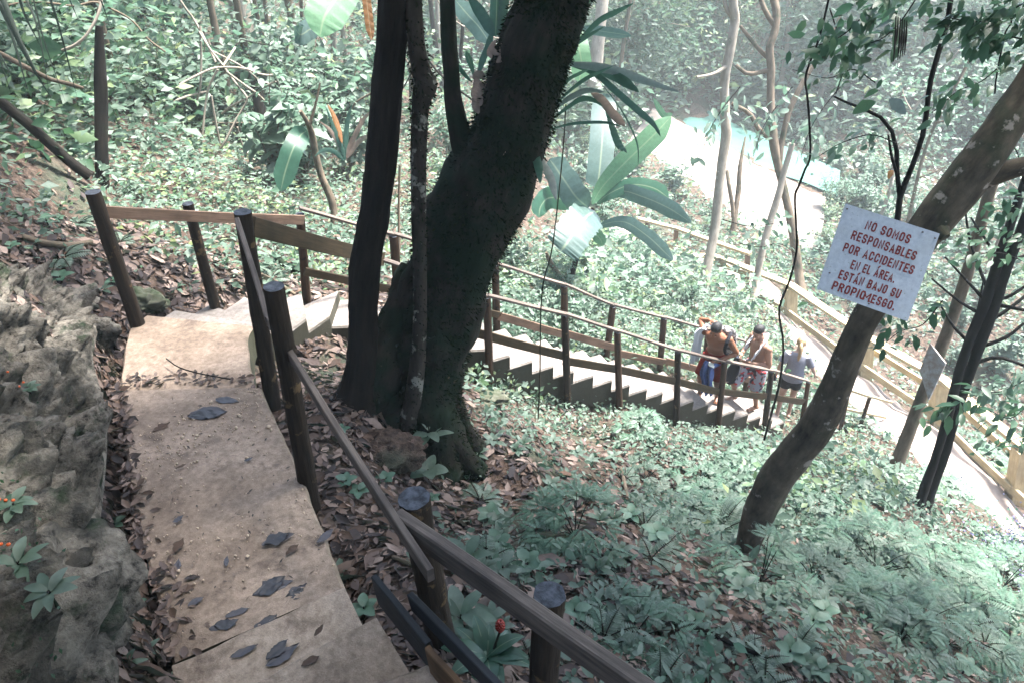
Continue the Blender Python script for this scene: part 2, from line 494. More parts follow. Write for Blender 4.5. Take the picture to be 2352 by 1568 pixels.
M['leaf_dark'] = mat_leaf('dark_green_leaves', [(.012, .045, .018), (.022, .065, .026), (.035, .085, .034)], .35, .45, .4)
M['leaf_lime'] = mat_leaf('yellow_green_leaves', [(.075, .135, .06), (.11, .17, .085), (.17, .20, .08)], .35, .5, .4)
M['banana'] = mat_leaf('banana_leaf', [(.085, .19, .10), (.11, .22, .12)], .4, .42, .5, 34)
M['banana_pale'] = mat_leaf('pale_banana_leaf', [(.055, .098, .088), (.07, .115, .105)], .3, .38, .6, 34)
M['banana_dark'] = mat_leaf('dark_banana_leaf', [(.022, .075, .045), (.03, .09, .055)], .3, .4, .5, 34)
M['strap'] = mat_leaf('dark_strap_leaf', [(.014, .05, .036), (.03, .075, .055)], .25, .4, .5, 0)
M['strap_grey'] = mat_leaf('grey_strap_leaf', [(.13, .16, .15), (.19, .21, .19)], .2, .5, .5, 0)
M['dead'] = mat_leaf('brown_dead_leaf', [(.16, .11, .085), (.24, .18, .145)], .15, .7, .2, 0)
M['red'] = mat_plain('red_flower', (.22, .018, .010), .5, .4, .3, 60, .3)
M['orange'] = mat_plain('orange_flower', (.45, .08, .015), .5, .3, .2, 60, 0)
M['purple'] = mat_leaf('lilac_flowers', [(.15, .13, .28), (.24, .21, .38), (.3, .27, .42)], .2, .6, .2)
M['mossrock'] = mat_plain('mossy_stone', (.10, .10, .075), .95, .1, .3, 7, .8, (.03, .045, .022))
M['frond_dark'] = mat_leaf('dark_palm_frond', [(.005, .012, .008), (.012, .022, .014)], .1, .6, .2)
M['concrete_step'] = mat_concrete('warm_step_concrete', (.26, .20, .15), (.42, .34, .265), (.08, .055, .04), (.045, .04, .025))
# ------------------------------------------------------------------ the concrete stairs: where they run (heights below the eye)
L1L = [(276,896),(284,955),(290,1040),(300,1130),(318,1220),(345,1320),(372,1410),(392,1527)]
L1R = [(600,889),(622,938),(655,1010),(690,1085),(732,1190),(760,1262),(778,1310),(792,1347)]
def z1(v): return -3.70 + (v - 890) / 455.0 * .28
L1l = [Pz(u, v, -3.70 + i / 7 * .30) for i, (u, v) in enumerate(L1L)]
L1r = [Pz(u, v, -3.70 + i / 7 * .30) for i, (u, v) in enumerate(L1R)]
L2L = [(272,905),(277,870),(282,825),(290,780),(303,748),(334,725)]
L2R = [(590,905),(579,860),(573,820),(570,785),(573,765),(582,749)]
L2l = [Pz(u, v, -3.90 - i * .012) for i, (u, v) in enumerate(L2L)]
L2r = [Pz(u, v, -3.90 - i * .012) for i, (u, v) in enumerate(L2R)]
EDG = [((334,725),(582,749),-3.965), ((397,712),(588,744),-4.10), ((477,699),(603,742),-4.27), ((560,681),(650,741),-4.44),
       ((692,672),(703,733),-4.60), ((778,666),(757,728),-4.77)]
NEAR = [Pz(*b, z) for a, b, z in EDG]; FAR = [Pz(*a, z) for a, b, z in EDG]
A_ = Pz(1117, 803, -5.35); B_ = Pz(1748, 956, -8.45)
tf = (B_ - A_)[:2]; tf = tf / np.linalg.norm(tf); nf = np.array([-tf[1], tf[0]])
WF = .82
E5 = NEAR[-1]
F5 = FAR[-1]
for k in range(1, 4):
    f = k / 4
    p = E5 * (1 - f) + A_ * f
    NEAR.append(p)
    q = F5 * (1 - f) + (A_ + np.array([*(nf * WF), 0])) * f; q[2] = p[2]
    FAR.append(q)
NST = 19
for k in range(NST):
    f = k / 16
    p = A_ + (B_ - A_) * f
    NEAR.append(p); FAR.append(p + np.array([*(nf * WF), 0]))
END_ = NEAR[-1]
# steps climbing from the near landing to the photographer
UP = [((393,1523),(789,1343),-3.22), ((530,1592),(860,1410),-3.03), ((840,1580),(1010,1506),-2.84)]
UPl = [Pz(*a, z) for a, b, z in UP]; UPr = [Pz(*b, z) for a, b, z in UP]

# ------------------------------------------------------------------ terrain
CP = []
def cp(u, v, d, dz=0): p = P(u, v, d); CP.append((p[0], p[1], p[2] + dz))
def cz(u, v, z): CP.append(tuple(Pz(u, v, z)))
def cw(x, y, z): CP.append((x, y, z + CAMZ))
for a in [(640,960,5.75),(735,1130,5.0),(850,1330,4.3),(1000,1440,3.98),(860,920,6.6),(1000,1090,6.8),(1130,1090,7.0),(1060,900,8.2),
          (0,920,4.75),(0,700,5.7),(100,720,6.1),(200,765,6.7),(0,1300,3.35),(0,1100,4.0),(100,1000,4.85),
          (100,600,7.1),(250,620,7.5),(380,640,8.0),(60,450,7.8),(0,300,8.6),(150,370,9.2),(240,430,9.7),(350,520,9.4),(500,600,9.3),(640,600,10.1),
          (500,440,11.5),(700,460,12.5),(800,560,11.5),(600,330,15),(300,250,13),(0,150,11),(100,50,14),(400,60,20),(700,200,19),(700,50,26),(950,450,14),(1000,250,20),(1000,60,30),
          (1230,700,11.6),(1300,620,14),(1450,680,14.5),(1550,740,15),(1650,690,17),
          (1400,1130,7.7),(1500,1000,9.6),(1700,1000,11.5),(1715,1240,7.0),(1900,1200,8.1),(2000,1050,10.9),(2105,1180,9.6),(2200,1300,8.8),(2300,1400,8.3),
          (1500,1300,5.8),(1500,1500,4.35),(1250,1300,5.0),(1800,1450,5.4),(2300,1560,6.1),(1150,1250,5.3)]: cp(*a)
for u, v, z in [(250,1000,-3.78),(245,1200,-3.58),(290,1450,-3.36),(235,830,-3.75),(1430,545,-10.6),(1560,590,-10.6),(1650,620,-10.5),(1735,690,-10.3),(1850,780,-10.1),
                (1950,880,-9.95),(2050,960,-9.85),(2200,1060,-9.85),(2330,1180,-9.9),(1900,730,-11.0),(2250,860,-11.0),(2352,960,-11.2),
                (1600,340,-11.6),(1700,430,-11.5),(1800,520,-11.5),(1700,310,-12.7),(1800,360,-12.7),(1960,440,-12.7),
                (2000,600,-11.6),(2200,600,-11.8),(1500,440,-11.2),(1350,380,-10.6)]: cz(u, v, z)
for q in (L1l, L1r):
    for p in q[::2]: CP.append((p[0], p[1], p[2] - .30))
for q in (L2l, L2r):
    for p in q[::2]: CP.append((p[0], p[1], p[2] - .26))
for i in range(0, len(NEAR), 2):
    CP.append((NEAR[i][0] + nf[0] * -.18, NEAR[i][1] - nf[1] * .18, NEAR[i][2] - .52))
    CP.append((FAR[i][0], FAR[i][1], FAR[i][2] - .30))
for a in [(0,-2,-1.6),(.2,.6,-2.9),(-1.4,.6,-2.4),(-2.6,0,-1.6),(-3.4,-2,.2),(3,-1,-4.2),(3,1,-4.8),(6,2,-7.2),(-6,3,-1.2),(-8,6,-1.0),(-12,12,-1.0),(-16,25,-2.5),
          (-8,-3,2.0),(10,-3,-10),(15,45,-9.5),(30,60,-6),(0,60,-9),(-20,50,-4),(40,30,-10),(22,22,-11.5),(15,12,-11.3),(12,7,-10.8),(9,3,-9),
          (28,36,-11),(20,40,-11),(8,40,-11),(-70,20,8),(-60,80,6),(0,95,-4),(60,80,0),(70,20,-5),(50,-15,-10),(-50,-15,10),(0,-15,0)]: cw(*a)
CP = np.array(CP)
def tps_fit(X, z):
    r = np.linalg.norm(X[:, None] - X[None], axis=-1)
    K = np.where(r > 0, r ** 2 * np.log(r + 1e-9), 0) + np.eye(len(X)) * .02
    Pm = np.column_stack([np.ones(len(X)), X]); n = len(X)
    Am = np.zeros((n + 3, n + 3)); Am[:n, :n] = K; Am[:n, n:] = Pm; Am[n:, :n] = Pm.T
    return np.linalg.solve(Am, np.concatenate([z, np.zeros(3)]))
TX = CP[:, :2]; TW = tps_fit(TX, CP[:, 2])
OCT = []
for k in range(14):
    a = rng.random() * 6.28; f = 1.3 * 1.28 ** k
    OCT.append((math.cos(a) * f, math.sin(a) * f, rng.random() * 6.28, .075 * .80 ** k))
def inpoly(x, y, poly):
    c = np.zeros(x.shape, bool); j = len(poly) - 1
    for i in range(len(poly)):
        xi, yi, xj, yj = poly[i][0], poly[i][1], poly[j][0], poly[j][1]
        c ^= ((yi > y) != (yj > y)) & (x < (xj - xi) * (y - yi) / (yj - yi + 1e-12) + xi)
        j = i
    return c
def grow(poly, e):
    c = np.mean([p[:2] for p in poly], axis=0)
    return [np.array([*(p[:2] + (p[:2] - c) / (np.linalg.norm(p[:2] - c) + 1e-9) * e), p[2]]) for p in poly]
def strip_poly(l, r): return list(l) + list(r)[::-1]
SLABS = [strip_poly(L1l, L1r), strip_poly(L2l, L2r)]
for i in range(len(NEAR) - 1): SLABS.append([FAR[i], NEAR[i], NEAR[i + 1], FAR[i + 1]])
for i in range(2): SLABS.append([UPl[i], UPr[i], UPr[i + 1], UPl[i + 1]])
SLABS.append([L1l[-1], L1r[-1], UPr[0], UPl[0]])
SLABG = [(grow(p, .10), min(q[2] for q in p)) for p in SLABS]
def gz0(x, y):
    x = np.asarray(x, float); y = np.asarray(y, float); sh = x.shape
    X = np.column_stack([x.ravel(), y.ravel()]); out = np.zeros(len(X))
    for i in range(0, len(X), 20000):
        r = np.linalg.norm(X[i:i+20000, None] - TX[None], axis=-1)
        out[i:i+20000] = np.where(r > 0, r ** 2 * np.log(r + 1e-9), 0) @ TW[:-3] + TW[-3] + X[i:i+20000] @ TW[-2:]
    return out.reshape(sh)
def gz(x, y):
    x = np.asarray(x, float); y = np.asarray(y, float)
    z = gz0(x, y)
    for a, b, c, m in OCT: z = z + m * np.sin(a * x + b * y + c)
    for poly, zm in SLABG:
        k = inpoly(x, y, poly)
        z = np.where(k, np.minimum(z, zm - .16), z)
    return z
_TT = np.concatenate([np.linspace(1.5, 16, 220), np.linspace(16.1, 90, 200)])
def G(u, v):
    """where the sight line through a photo point meets the ground"""
    o = np.array([0, 0, CAMZ]); r = P(u, v, 1.0) - o
    p = o + r * _TT[:, None]
    h = p[:, 2] - gz(p[:, 0], p[:, 1])
    k = np.argmax(h < 0)
    if h[k] >= 0: k = len(h) - 1
    if k == 0: return p[0]
    f = h[k-1] / (h[k-1] - h[k] + 1e-9)
    q = p[k-1] + (p[k] - p[k-1]) * f
    q[2] = float(gz(q[0], q[1]))
    return q
def on_ground(x, y): return np.array([x, y, float(gz(x, y))])

n1, n2 = 330, 330
a = 3.9
u_ = np.linspace(-1, 1, n1); gx = 85 * np.sinh(a * u_) / math.sinh(a)
w_ = np.linspace(-.62, 1, n2); gy = 5.5 + 100 * np.sinh(a * w_) / math.sinh(a)
GX, GY = np.meshgrid(gx, gy)
GZ = gz(GX, GY)
mb = MB()
idx = np.arange(n1 * n2).reshape(n2, n1)
q = np.stack([idx[:-1, :-1], idx[:-1, 1:], idx[1:, 1:], idx[1:, :-1]], -1).reshape(-1, 4)
mb.arr(np.stack([GX, GY, GZ], -1).reshape(-1, 3), q.ravel(), np.full(len(q), 4))
mb.build('ground', M['ground'], kind='structure')

def draped(name, L, Rr, mat, lift, m=10, per=5, rough=.0, group=None):
    """a sheet over the ground between two lines"""
    l = smooth_path(L, per * len(L)); r = smooth_path(Rr, per * len(L))
    V = []; n = len(l)
    for i in range(n):
        for k in range(m):
            p = l[i] * (1 - k / (m - 1)) + r[i] * k / (m - 1)
            e = 0.0
            if k in (0, m - 1):
                p = p + (l[i] - r[i]) / np.linalg.norm(l[i] - r[i]) * (.12 * math.sin(i * 1.9 + k)) 
                e = -.10
            V.append((p[0], p[1], float(gz(p[0], p[1])) + lift + e))
    ix = np.arange(n * m).reshape(n, m)
    q = np.stack([ix[:-1, :-1], ix[1:, :-1], ix[1:, 1:], ix[:-1, 1:]], -1).reshape(-1, 4)
    b = MB(); b.arr(np.array(V), q.ravel(), np.full(len(q), 4))
    o = b.build(name, mat, kind='structure')
    if np.mean([p.normal[2] for p in o.data.polygons]) < 0: o.data.flip_normals()
    return o, l, r
PATHL = [Pz(1722,682,-10.35), Pz(1790,770,-10.2), Pz(1860,860,-10.0), Pz(1985,990,-9.85), Pz(2090,1080,-9.85), Pz(2230,1215,-9.9), Pz(2400,1390,-10.0)]
PATHR = [Pz(1760,676,-10.35), Pz(1835,740,-10.2), Pz(1960,842,-10.0), Pz(2060,893,-9.9), Pz(2160,975,-9.9), Pz(2325,1140,-9.95), Pz(2500,1300,-10.0)]
po, pl_, pr_ = draped('path', PATHL, PATHR, M['path'], .06)
P2L = [Pz(1385,560,-10.6), Pz(1440,585,-10.6), Pz(1560,600,-10.6), Pz(1650,625,-10.5), Pz(1745,665,-10.4), Pz(1770,690,-10.3)]
P2R = [Pz(1420,515,-10.6), Pz(1480,515,-10.6), Pz(1580,550,-10.6), Pz(1690,590,-10.5), Pz(1790,630,-10.4), Pz(1850,690,-10.3)]
po2, _, _ = draped('upper_path', P2L, P2R, M['path'], .05)
PATHPOLY = [strip_poly(PATHL, PATHR), strip_poly(P2L, P2R)]
SNDL = [Pz(1440,360,-11.4), Pz(1560,420,-11.4), Pz(1680,500,-11.4), Pz(1800,545,-11.4), Pz(1880,570,-11.4)]
SNDR = [Pz(1500,285,-12.2), Pz(1610,305,-12.2), Pz(1730,375,-12.2), Pz(1830,420,-12.2), Pz(1900,455,-12.2)]
draped('river_bank', SNDL, SNDR, M['sand'], .06)
PATHPOLY.append(strip_poly(SNDL, SNDR))
RA = [Pz(1560,288,-12.15), Pz(1620,318,-12.15), Pz(1740,382,-12.15), Pz(1850,420,-12.15), Pz(1925,452,-12.15)]
RB = [Pz(1600,238,-12.15), Pz(1660,272,-12.15), Pz(1770,322,-12.15), Pz(1840,352,-12.15), Pz(1930,392,-12.15)]
l = smooth_path(RA, 24); r = smooth_path(RB, 24)
b = MB()
V = np.concatenate([l, r]); V[:, 2] = CAMZ - 12.15
b.raw(V, [(i, i + 1, 25 + i, 24 + i) for i in range(23)])
ro = b.build('river', M['water'], kind='structure')
if ro.data.polygons[0].normal[2] < 0: ro.data.flip_normals()
RIVPOLY = strip_poly(RA, RB)

# ------------------------------------------------------------------ concrete stairs
def slab_mb(l, r, th, m=8, amp=.006, along=None, seed=0):
    """a cast slab between a left and a right line, soft edges, sides and underside"""
    if along: l = smooth_path(l, along); r = smooth_path(r, along)
    l = np.asarray(l); r = np.asarray(r); n = len(l)
    b = MB(); V = []
    for i in range(n):
        ac = unit(r[i] - l[i])
        row = [l[i] - np.array([0, 0, th]), l[i] - np.array([0, 0, .022])]
        for k in range(m + 1):
            f = k / m
            p = l[i] * (1 - f) + r[i] * f
            if k == 0: p = p + ac * .018
            if k == m: p = p - ac * .018
            p = p + np.array([0, 0, amp * mnoise.fractal(Vector(tuple(p * 4 + seed)), 1, 2, 4)])
            row.append(p)
        row += [r[i] - np.array([0, 0, .022]), r[i] - np.array([0, 0, th])]
        jit = [.012 * mnoise.noise(Vector(tuple(q * 6.0))) for q in row]
        row[1] = row[1] + ac * jit[1]; row[2] = row[2] + ac * jit[2]; row[-2] = row[-2] + ac * jit[-2]; row[-3] = row[-3] + ac * jit[-3]
        V.append(row)
    w = m + 5
    for i in (0, -1):
        mid = np.array(V[i])
    V = np.array(V)
    ix = np.arange(n * w).reshape(n, w)
    q = np.stack([ix[:-1, :-1], ix[:-1, 1:], ix[1:, 1:], ix[1:, :-1]], -1).reshape(-1, 4)
    F = [tuple(x) for x in q]
    F.append(tuple(ix[0][::-1])); F.append(tuple(ix[-1]))
    F += [(ix[i][0], ix[i + 1][0], ix[i + 1][-1], ix[i][-1]) for i in range(n - 1)]
    b.raw(V.reshape(-1, 3), F)
    return b
def fix_normals(o):
    bm = bmesh.new(); bm.from_mesh(o.data); bmesh.ops.recalc_face_normals(bm, faces=bm.faces); bm.to_mesh(o.data); bm.free()
    return o
st = thing('concrete_staircase', 'worn tan concrete landing and steps in the foreground, scattered with wet black leaves', 'staircase', L1r[3])
fix_normals(slab_mb(L1l, L1r, .3, 16, .008, 40).build('landing', M['concrete'], st, smooth=False))
fix_normals(slab_mb(L2l, L2r, .3, 14, .006, 24, 3).build('landing', M['concrete'], st, smooth=False))
for i in range(3):
    l0, r0 = UPl[i], UPr[i]
    nx = np.array([(r0 - l0)[1], -(r0 - l0)[0], 0]); nx = nx / np.linalg.norm(nx) * .55
    fr = smooth_path([l0, l0 * .5 + r0 * .5, r0], 14); bk = fr + nx
    fix_normals(slab_mb(fr + np.array([0, 0, 0]), bk, .5 if i < 2 else .45, 8, .006, None, i).build('step', M['concrete_step'], st, smooth=False))
st2 = thing('concrete_staircase', 'long pale concrete stair running down to the people between two wooden railings', 'staircase', NEAR[6])
for i in range(1, len(NEAR)):
    n0, f0, n1_, f1 = NEAR[i - 1].copy(), FAR[i - 1].copy(), NEAR[i].copy(), FAR[i].copy()
    z = NEAR[i][2]
    for p in (n0, f0, n1_, f1): p[2] = z
    bk_n = n0 - (n1_ - n0) * .12; bk_f = f0 - (f1 - f0) * .12
    mid = .5 * (n1_ + f1)
    fix_normals(slab_mb([bk_f, f1], [bk_n, n1_], .60, 8, .005, 4, i).build('step', M['concrete_far'], st2, smooth=False))

# ------------------------------------------------------------------ railings
def post(root, pxb, pxt, base=None, d=None, r=.06, mat='post', sink=.35, sq=False, top=True):
    b0 = P(pxb[0], pxb[1], d) if base is None else base
    t0 = Pv(pxt[0], pxt[1], b0)
    ax = unit(t0 - b0)
    m = MB()
    if sq:
        m.beam(b0 - ax * sink, t0, r * 2, r * 2, (0, 1, 0), bev=.006, seg=4)
        return m.build('post', M[mat], root), b0, t0
    pts = np.array([b0 - ax * sink + (t0 - b0 + ax * sink) * f for f in np.linspace(0, 1, 16)])
    m.tube(pts, [r * (1.06 - .08 * f) for f in np.linspace(0, 1, 16)], 20, 1, .10, 5, seed=b0[0])
    o = m.build('post', [M[mat], M['post_top']], root)
    return o, b0, t0

NEARR = thing('wooden_railing', 'dark round-post railing with a thin top rail curving past the near landing', 'railing', Pz(700,1090,-3.6))
pa = post(NEARR, (616,857), (557,487), d=5.95, r=.060)
pb = post(NEARR, (706,1105), (629,658), d=4.85, r=.058)
pc = post(NEARR, (1008,1440), (950,1142), d=3.95, r=.073)
pd0 = P(1262, 1364, 2.98)
pdb = pd0 + np.array([-.02, .03, -1.5])
pd = post(NEARR, None, (1262, 1364), base=pdb, r=.067, mat='post')
m = MB()
q0 = P(547, 512, 5.03); q1 = P(617, 738, 4.48); q2 = P(990, 1322, 3.06)
m.beam(q0, q1, .032, .085, mat=0, seg=8, warp=.004); m.build('top_rail', M['rail'], NEARR)
m = MB(); m.beam(q1 + (q0 - q1) * .0, q2, .032, .08, seg=10, warp=.006); m.build('top_rail', M['rail'], NEARR)
m = MB(); m.beam(P(918, 1196, 3.32), P(1520, 1616, 2.55), .055, .125, seg=10, warp=.004, bev=.008); m.build('top_rail', M['rail'], NEARR)
m = MB(); m.beam(P(868, 1352, 3.36), P(992, 1508, 2.98), .03, .17, seg=6, warp=.003); m.build('lower_board', M['board_dark'], NEARR)
m = MB(); m.beam(P(990, 1512, 2.97), P(1062, 1600, 2.8), .026, .15, seg=6, warp=.012); m.build('lower_board', M['broken'], NEARR, label='splintered orange-brown board end')
m = MB(); m.beam(P(948, 1380, 3.22), P(1160, 1600, 2.62), .03, .09, seg=6, warp=.003); m.build('lower_board', M['board_dark'], NEARR)

LEFTR = thing('wooden_railing', 'short railing with one pale brown board across leaning posts behind the turn', 'railing', Pz(400,720,-4.1))
l0 = post(LEFTR, (316,745), (213,441), d=6.95, r=.062)
l1 = post(LEFTR, (492,698), (431,468), d=7.75, r=.052)
l2 = post(LEFTR, (703,672), (689,492), d=8.75, r=.048, mat='post_warm')
m = MB(); m.beam(Pv(221, 487, l0[2]), Pv(700, 501, l2[2]) + np.array([0, -.06, 0]), .03, .105, seg=10, warp=.004); m.build('top_rail', M['rail_warm'], LEFTR)

def plane_pts(px, a, n): return [Pw(u, v, a, n) for u, v in px]
NP = A_ - np.array([*(nf * .07), 0]); FP = A_ + np.array([*(nf * (WF + .09)), 0])
nr = thing('wooden_railing', 'near-side railing of the long stair, brown posts carrying a thin grey handrail', 'railing', NEAR[9])
px = [((1125,874),(1118,682)),((1303,907),(1297,724)),((1422,922),(1418,762)),((1554,950),(1557,806)),((1651,960),(1664,831)),((1756,978),(1772,851)),((1838,992),(1857,876))]
ntops = []
for k, (b_, t_) in enumerate(px):
    base = Pw(*b_, NP, nf)
    ntops.append(post(nr, b_, t_, base=base, r=.047 if k < 6 else .04, mat='post' if k % 2 else 'post_warm', sink=.3)[2])
hr = [Pw(880, 597, NEAR[5] - np.array([0, .05, 0]), (0, 1))] + [t + np.array([0, 0, .02]) for t in ntops]
hr0 = pa[2] + np.array([.03, .05, -.14])
m = MB(); m.beam(hr0, hr[0], .035, .14, seg=8, warp=.004); m.build('hand_rail', M['rail_ochre'], nr)
for i in range(len(hr) - 1):
    m = MB(); m.beam(hr[i], hr[i + 1], .075, .03, seg=5, warp=.004); m.build('hand_rail', M['rail'], nr)
for a, b_ in (((1040,755),(1300,822)),((1300,833),(1424,852)),((1418,852),(1556,879)),((1549,878),(1656,903)),((1650,902),(1762,914)),((1755,912),(1850,926))):
    m = MB(); off = np.array([*(nf * .05), 0])
    m.beam(Pw(*a, NP, nf) + off, Pw(*b_, NP, nf) + off, .028, .115, seg=5, warp=.004); m.build('lower_rail', M['rail_ochre'], nr)

fr_ = thing('wooden_railing', 'far-side railing of the long stair, warm brown posts seen behind the tall trunks', 'railing', FAR[9])
fpx = [((1142,786),(1137,608)),((1297,812),(1296,656)),((1390,836),(1408,703)),((1514,862),(1525,731)),((1612,880),(1628,758)),((1712,896),(1732,792))]
f_base0 = P(913, 655, 9.2)
ft = [l2[2], post(fr_, None, (904,541), base=f_base0, r=.055, mat='post_warm', sink=.4)[2]]
for b_, t_ in fpx:
    ft.append(post(fr_, b_, t_, base=Pw(*b_, FP, nf), r=.05, mat='post_warm', sink=.35)[2])
for i in range(len(ft) - 1):
    m = MB(); e = .0 if i else .05
    m.beam(ft[i] + np.array([0, 0, .02 + e]), ft[i + 1] + np.array([0, 0, .02]), .07, .03, seg=5, warp=.005); m.build('hand_rail', M['rail'], fr_)
lw = [Pv(702, 617, l2[1]) , Pv(913, 660, f_base0)] + [Pw(u, v, FP, nf) for u, v in ((1086,697),(1146,717))]
for a, b_ in ((lw[0], lw[1]), (lw[1], lw[3])):
    m = MB(); m.beam(a + np.array([0, -.07, 0]), b_ + np.array([0, -.07, 0]), .03, .10, seg=6, warp=.004); m.build('lower_rail', M['rail_ochre'], fr_)
off = np.array([*(nf * -.06), 0])
for a, b_ in (((1143,722),(1300,766)),((1296,762),(1407,793)),((1404,804),(1530,828)),((1522,824),(1640,852)),((1640,852),(1745,872))):
    m = MB(); m.beam(Pw(*a, FP, nf) + off, Pw(*b_, FP, nf) + off, .028, .115, seg=5, warp=.004); m.build('lower_rail', M['rail_warm'], fr_)

pr = thing('wooden_railing', 'low thin-railed stretch of fence along the near side of the sandy path', 'railing', Pz(1950,985,-9.6))
pb_ = [Pz(1929,992,-9.55), Pz(1974,984,-9.7)]
tt = []
for (t_, b_) in (((1957,862), pb_[0]), ((1998,910), pb_[1])):
    mm = post(pr, None, t_, base=b_, r=.035, mat='post_warm', sink=.3); tt.append(mm[2])
e0 = Pv(2048, 923, Pz(2040, 975, -9.75)); e1 = Pv(1905, 855, Pz(1890, 960, -9.4))
ml = [Pv(1925, 935, pb_[0]), Pv(2035, 958, Pz(2040, 975, -9.75))]
tm = Pv(1943, 893, pb_[0])
for a, b_, n_ in ((tm, tt[1], 'top_rail'), (tt[1], e0, 'top_rail'), (ml[0], ml[1], 'lower_rail')):
    m = MB(); m.beam(a, b_, .04, .05, seg=4, warp=.003); m.build(n_, M['yellow'], pr)

# pale yellow fences along the path
fa = thing('timber_fence', 'short pale yellow timber fence on the far side of the upper path, thin posts', 'fence', Pz(1551,573,-10.6))
ta = []
for b_, t_ in (((1485,574),(1487,512)), ((1551,577),(1553,528)), ((1715,655),(1717,586))):
    bb = Pz(*b_, -10.6); ta.append(post(fa, None, t_, base=bb, r=.06, mat='rail_warm', sink=.2, sq=True)[2])
for a, b_ in ((ta[0] + (ta[0] - ta[1]) * .35, ta[1]), (ta[1], ta[2] + (ta[2] - ta[1]) * .03)):
    m = MB(); m.beam(a + np.array([0, 0, .05]), b_ + np.array([0, 0, .05]), .15, .07, seg=5, warp=.006); m.build('top_rail', M['yellow'], fa)
    m = MB(); m.beam(a - np.array([0, .08, .52]), b_ - np.array([0, .08, .52]), .05, .14, seg=5, warp=.006); m.build('lower_rail', M['yellow'], fa)
fb = thing('timber_fence', 'long pale yellow timber fence following the sandy path down to the right edge', 'fence', Pz(1815,725,-10.2))
tb = []
for b_, t_, z in (((1480,617),(1480,583),-10.6), ((1657,630),(1655,594),-10.5), ((1815,724),(1817,660),-10.25), ((1985,850),(1990,778),-9.98), ((2152,965),(2160,872),-9.93), ((2332,1140),(2350,1030),-9.95), ((2520,1310),(2560,1190),-10.0)):
    bb = Pz(*b_, z)
    tb.append((post(fb, None, t_, base=bb, r=.13, mat='yellow', sink=.3, sq=True)[2], bb))
for i in range(len(tb) - 1):
    t0, t1 = tb[i][0], tb[i + 1][0]; b0, b1 = tb[i][1], tb[i + 1][1]
    w = .22
    m = MB(); m.beam(t0 + np.array([0, 0, .04]), t1 + np.array([0, 0, .04]), w, .07, seg=6, warp=.006); m.build('top_rail', M['yellow'], fb)
    m = MB(); s_ = np.array([-.14, -.06, 0])
    m.beam(t0 + (b0 - t0) * .78 + s_, t1 + (b1 - t1) * .78 + s_, .06, .15, seg=6, warp=.006); m.build('lower_rail', M['yellow'], fb)
    if i >= 3:
        m = MB(); m.beam(t0 + (b0 - t0) * .4 - s_, t1 + (b1 - t1) * .4 - s_, .06, .13, seg=6, warp=.006); m.build('middle_rail', M['yellow'], fb)
# ------------------------------------------------------------------ trees
def crown_mb(c, rad, n, L, mats=3, hang=.3, clumps=14):
    """leaf clumps spread through a crown volume"""
    b = MB(); c = np.asarray(c, float); rad = np.asarray(rad, float)
    for k in range(clumps):
        dv = rdir(1)[0] * rng.random() ** .4
        cc = c + dv * rad
        m = n // clumps
        p = cc + rng.normal(size=(m, 3)) * rad.min() * .26
        d = unit(rng.normal(size=(m, 3)) * [1, 1, .4] + [0, 0, -hang])
        nn = rdir(m, 1.2)
        leaf_cloud(b, p, d, nn, L * rng.uniform(.6, 1.3, m), L * .42 * rng.uniform(.7, 1.2, m), 'small', rng.integers(0, mats, m))
    return b
def boughs_mb(top, c, rad, k=7, r=.05):
    b = MB(); c = np.asarray(c, float)
    for i in range(k):
        e = c + rdir(1)[0] * np.asarray(rad) * .85
        mid = (top + e) / 2 + rng.normal(size=3) * .25
        p = smooth_path([top, mid, e], 10)
        b.tube(p, np.linspace(r, r * .2, 10), 6, True, .1, 3)
    return b
CM = [M['leaf'], M['leaf_dark'], M['leaf_teal']]

# great mossy leaning trunk
T3 = thing('mossy_tree', 'massive leaning tree covered in dark moss, root flares spreading at its foot', 'tree', P(990,1090,6.9))
m = MB()
z3 = limb(m, [(1345,-230,5.0,84),(1300,-90,5.2,84),(1258,30,5.4,82),(1215,160,5.6,84),(1165,320,5.9,92),(1098,470,6.2,104),(1042,600,6.4,96),(995,750,6.6,94),(972,880,6.7,86),(980,990,6.75,92),(985,1070,6.85,100),(990,1150,6.95,112)], .05, 48, .17, 2.6)
m.build('trunk', M['bark_moss'], T3)
ext = z3[0, :3] + unit(z3[0, :3] - z3[4, :3]) * 3.2
m = MB(); m.tube(smooth_path([z3[1, :3], ext + [0, 0, .5]], 14), np.linspace(.25, .16, 14), 16, True, .1, 2); m.build('upper_trunk', M['bark_moss'], T3)
m = MB()
limb(m, [(1030,-120,5.2,18),(1026,-60,5.3,18),(1030,60,5.45,18),(1036,170,5.6,19),(1045,260,5.8,22),(1068,340,5.95,30),(1105,410,6.1,34)], .06, 18, .14, 4)
m.build('branch', M['bark_moss'], T3)
ROOTZ = []
for px in ([(1000,960,6.65,52),(1048,1035,6.7,36),(1098,1085,6.8,22),(1130,1108,6.85,17),(1160,1135,6.95,8)], [(960,1000,6.62,50),(985,1070,6.55,34),(1010,1140,6.5,20),(1030,1190,6.45,8)],
           [(930,900,6.6,50),(885,915,6.55,40),(845,935,6.6,26),(800,920,6.7,12),(760,930,6.7,6)], [(930,960,6.6,50),(890,1010,6.5,34),(850,1030,6.4,16)], [(965,620,6.5,46),(925,720,6.5,46),(890,810,6.5,48),(866,890,6.52,52),(845,950,6.55,44),(820,985,6.6,20)], [(1030,930,6.75,32),(1068,1005,6.9,26),(1110,1050,7.05,22),(1140,1070,7.2,8)]):
    m = MB(); zr_ = limb(m, px, .04, 20, .34, 3.5, seed=px[0][0]); m.build('root', M['bark_moss'], T3); ROOTZ.append(zr_)
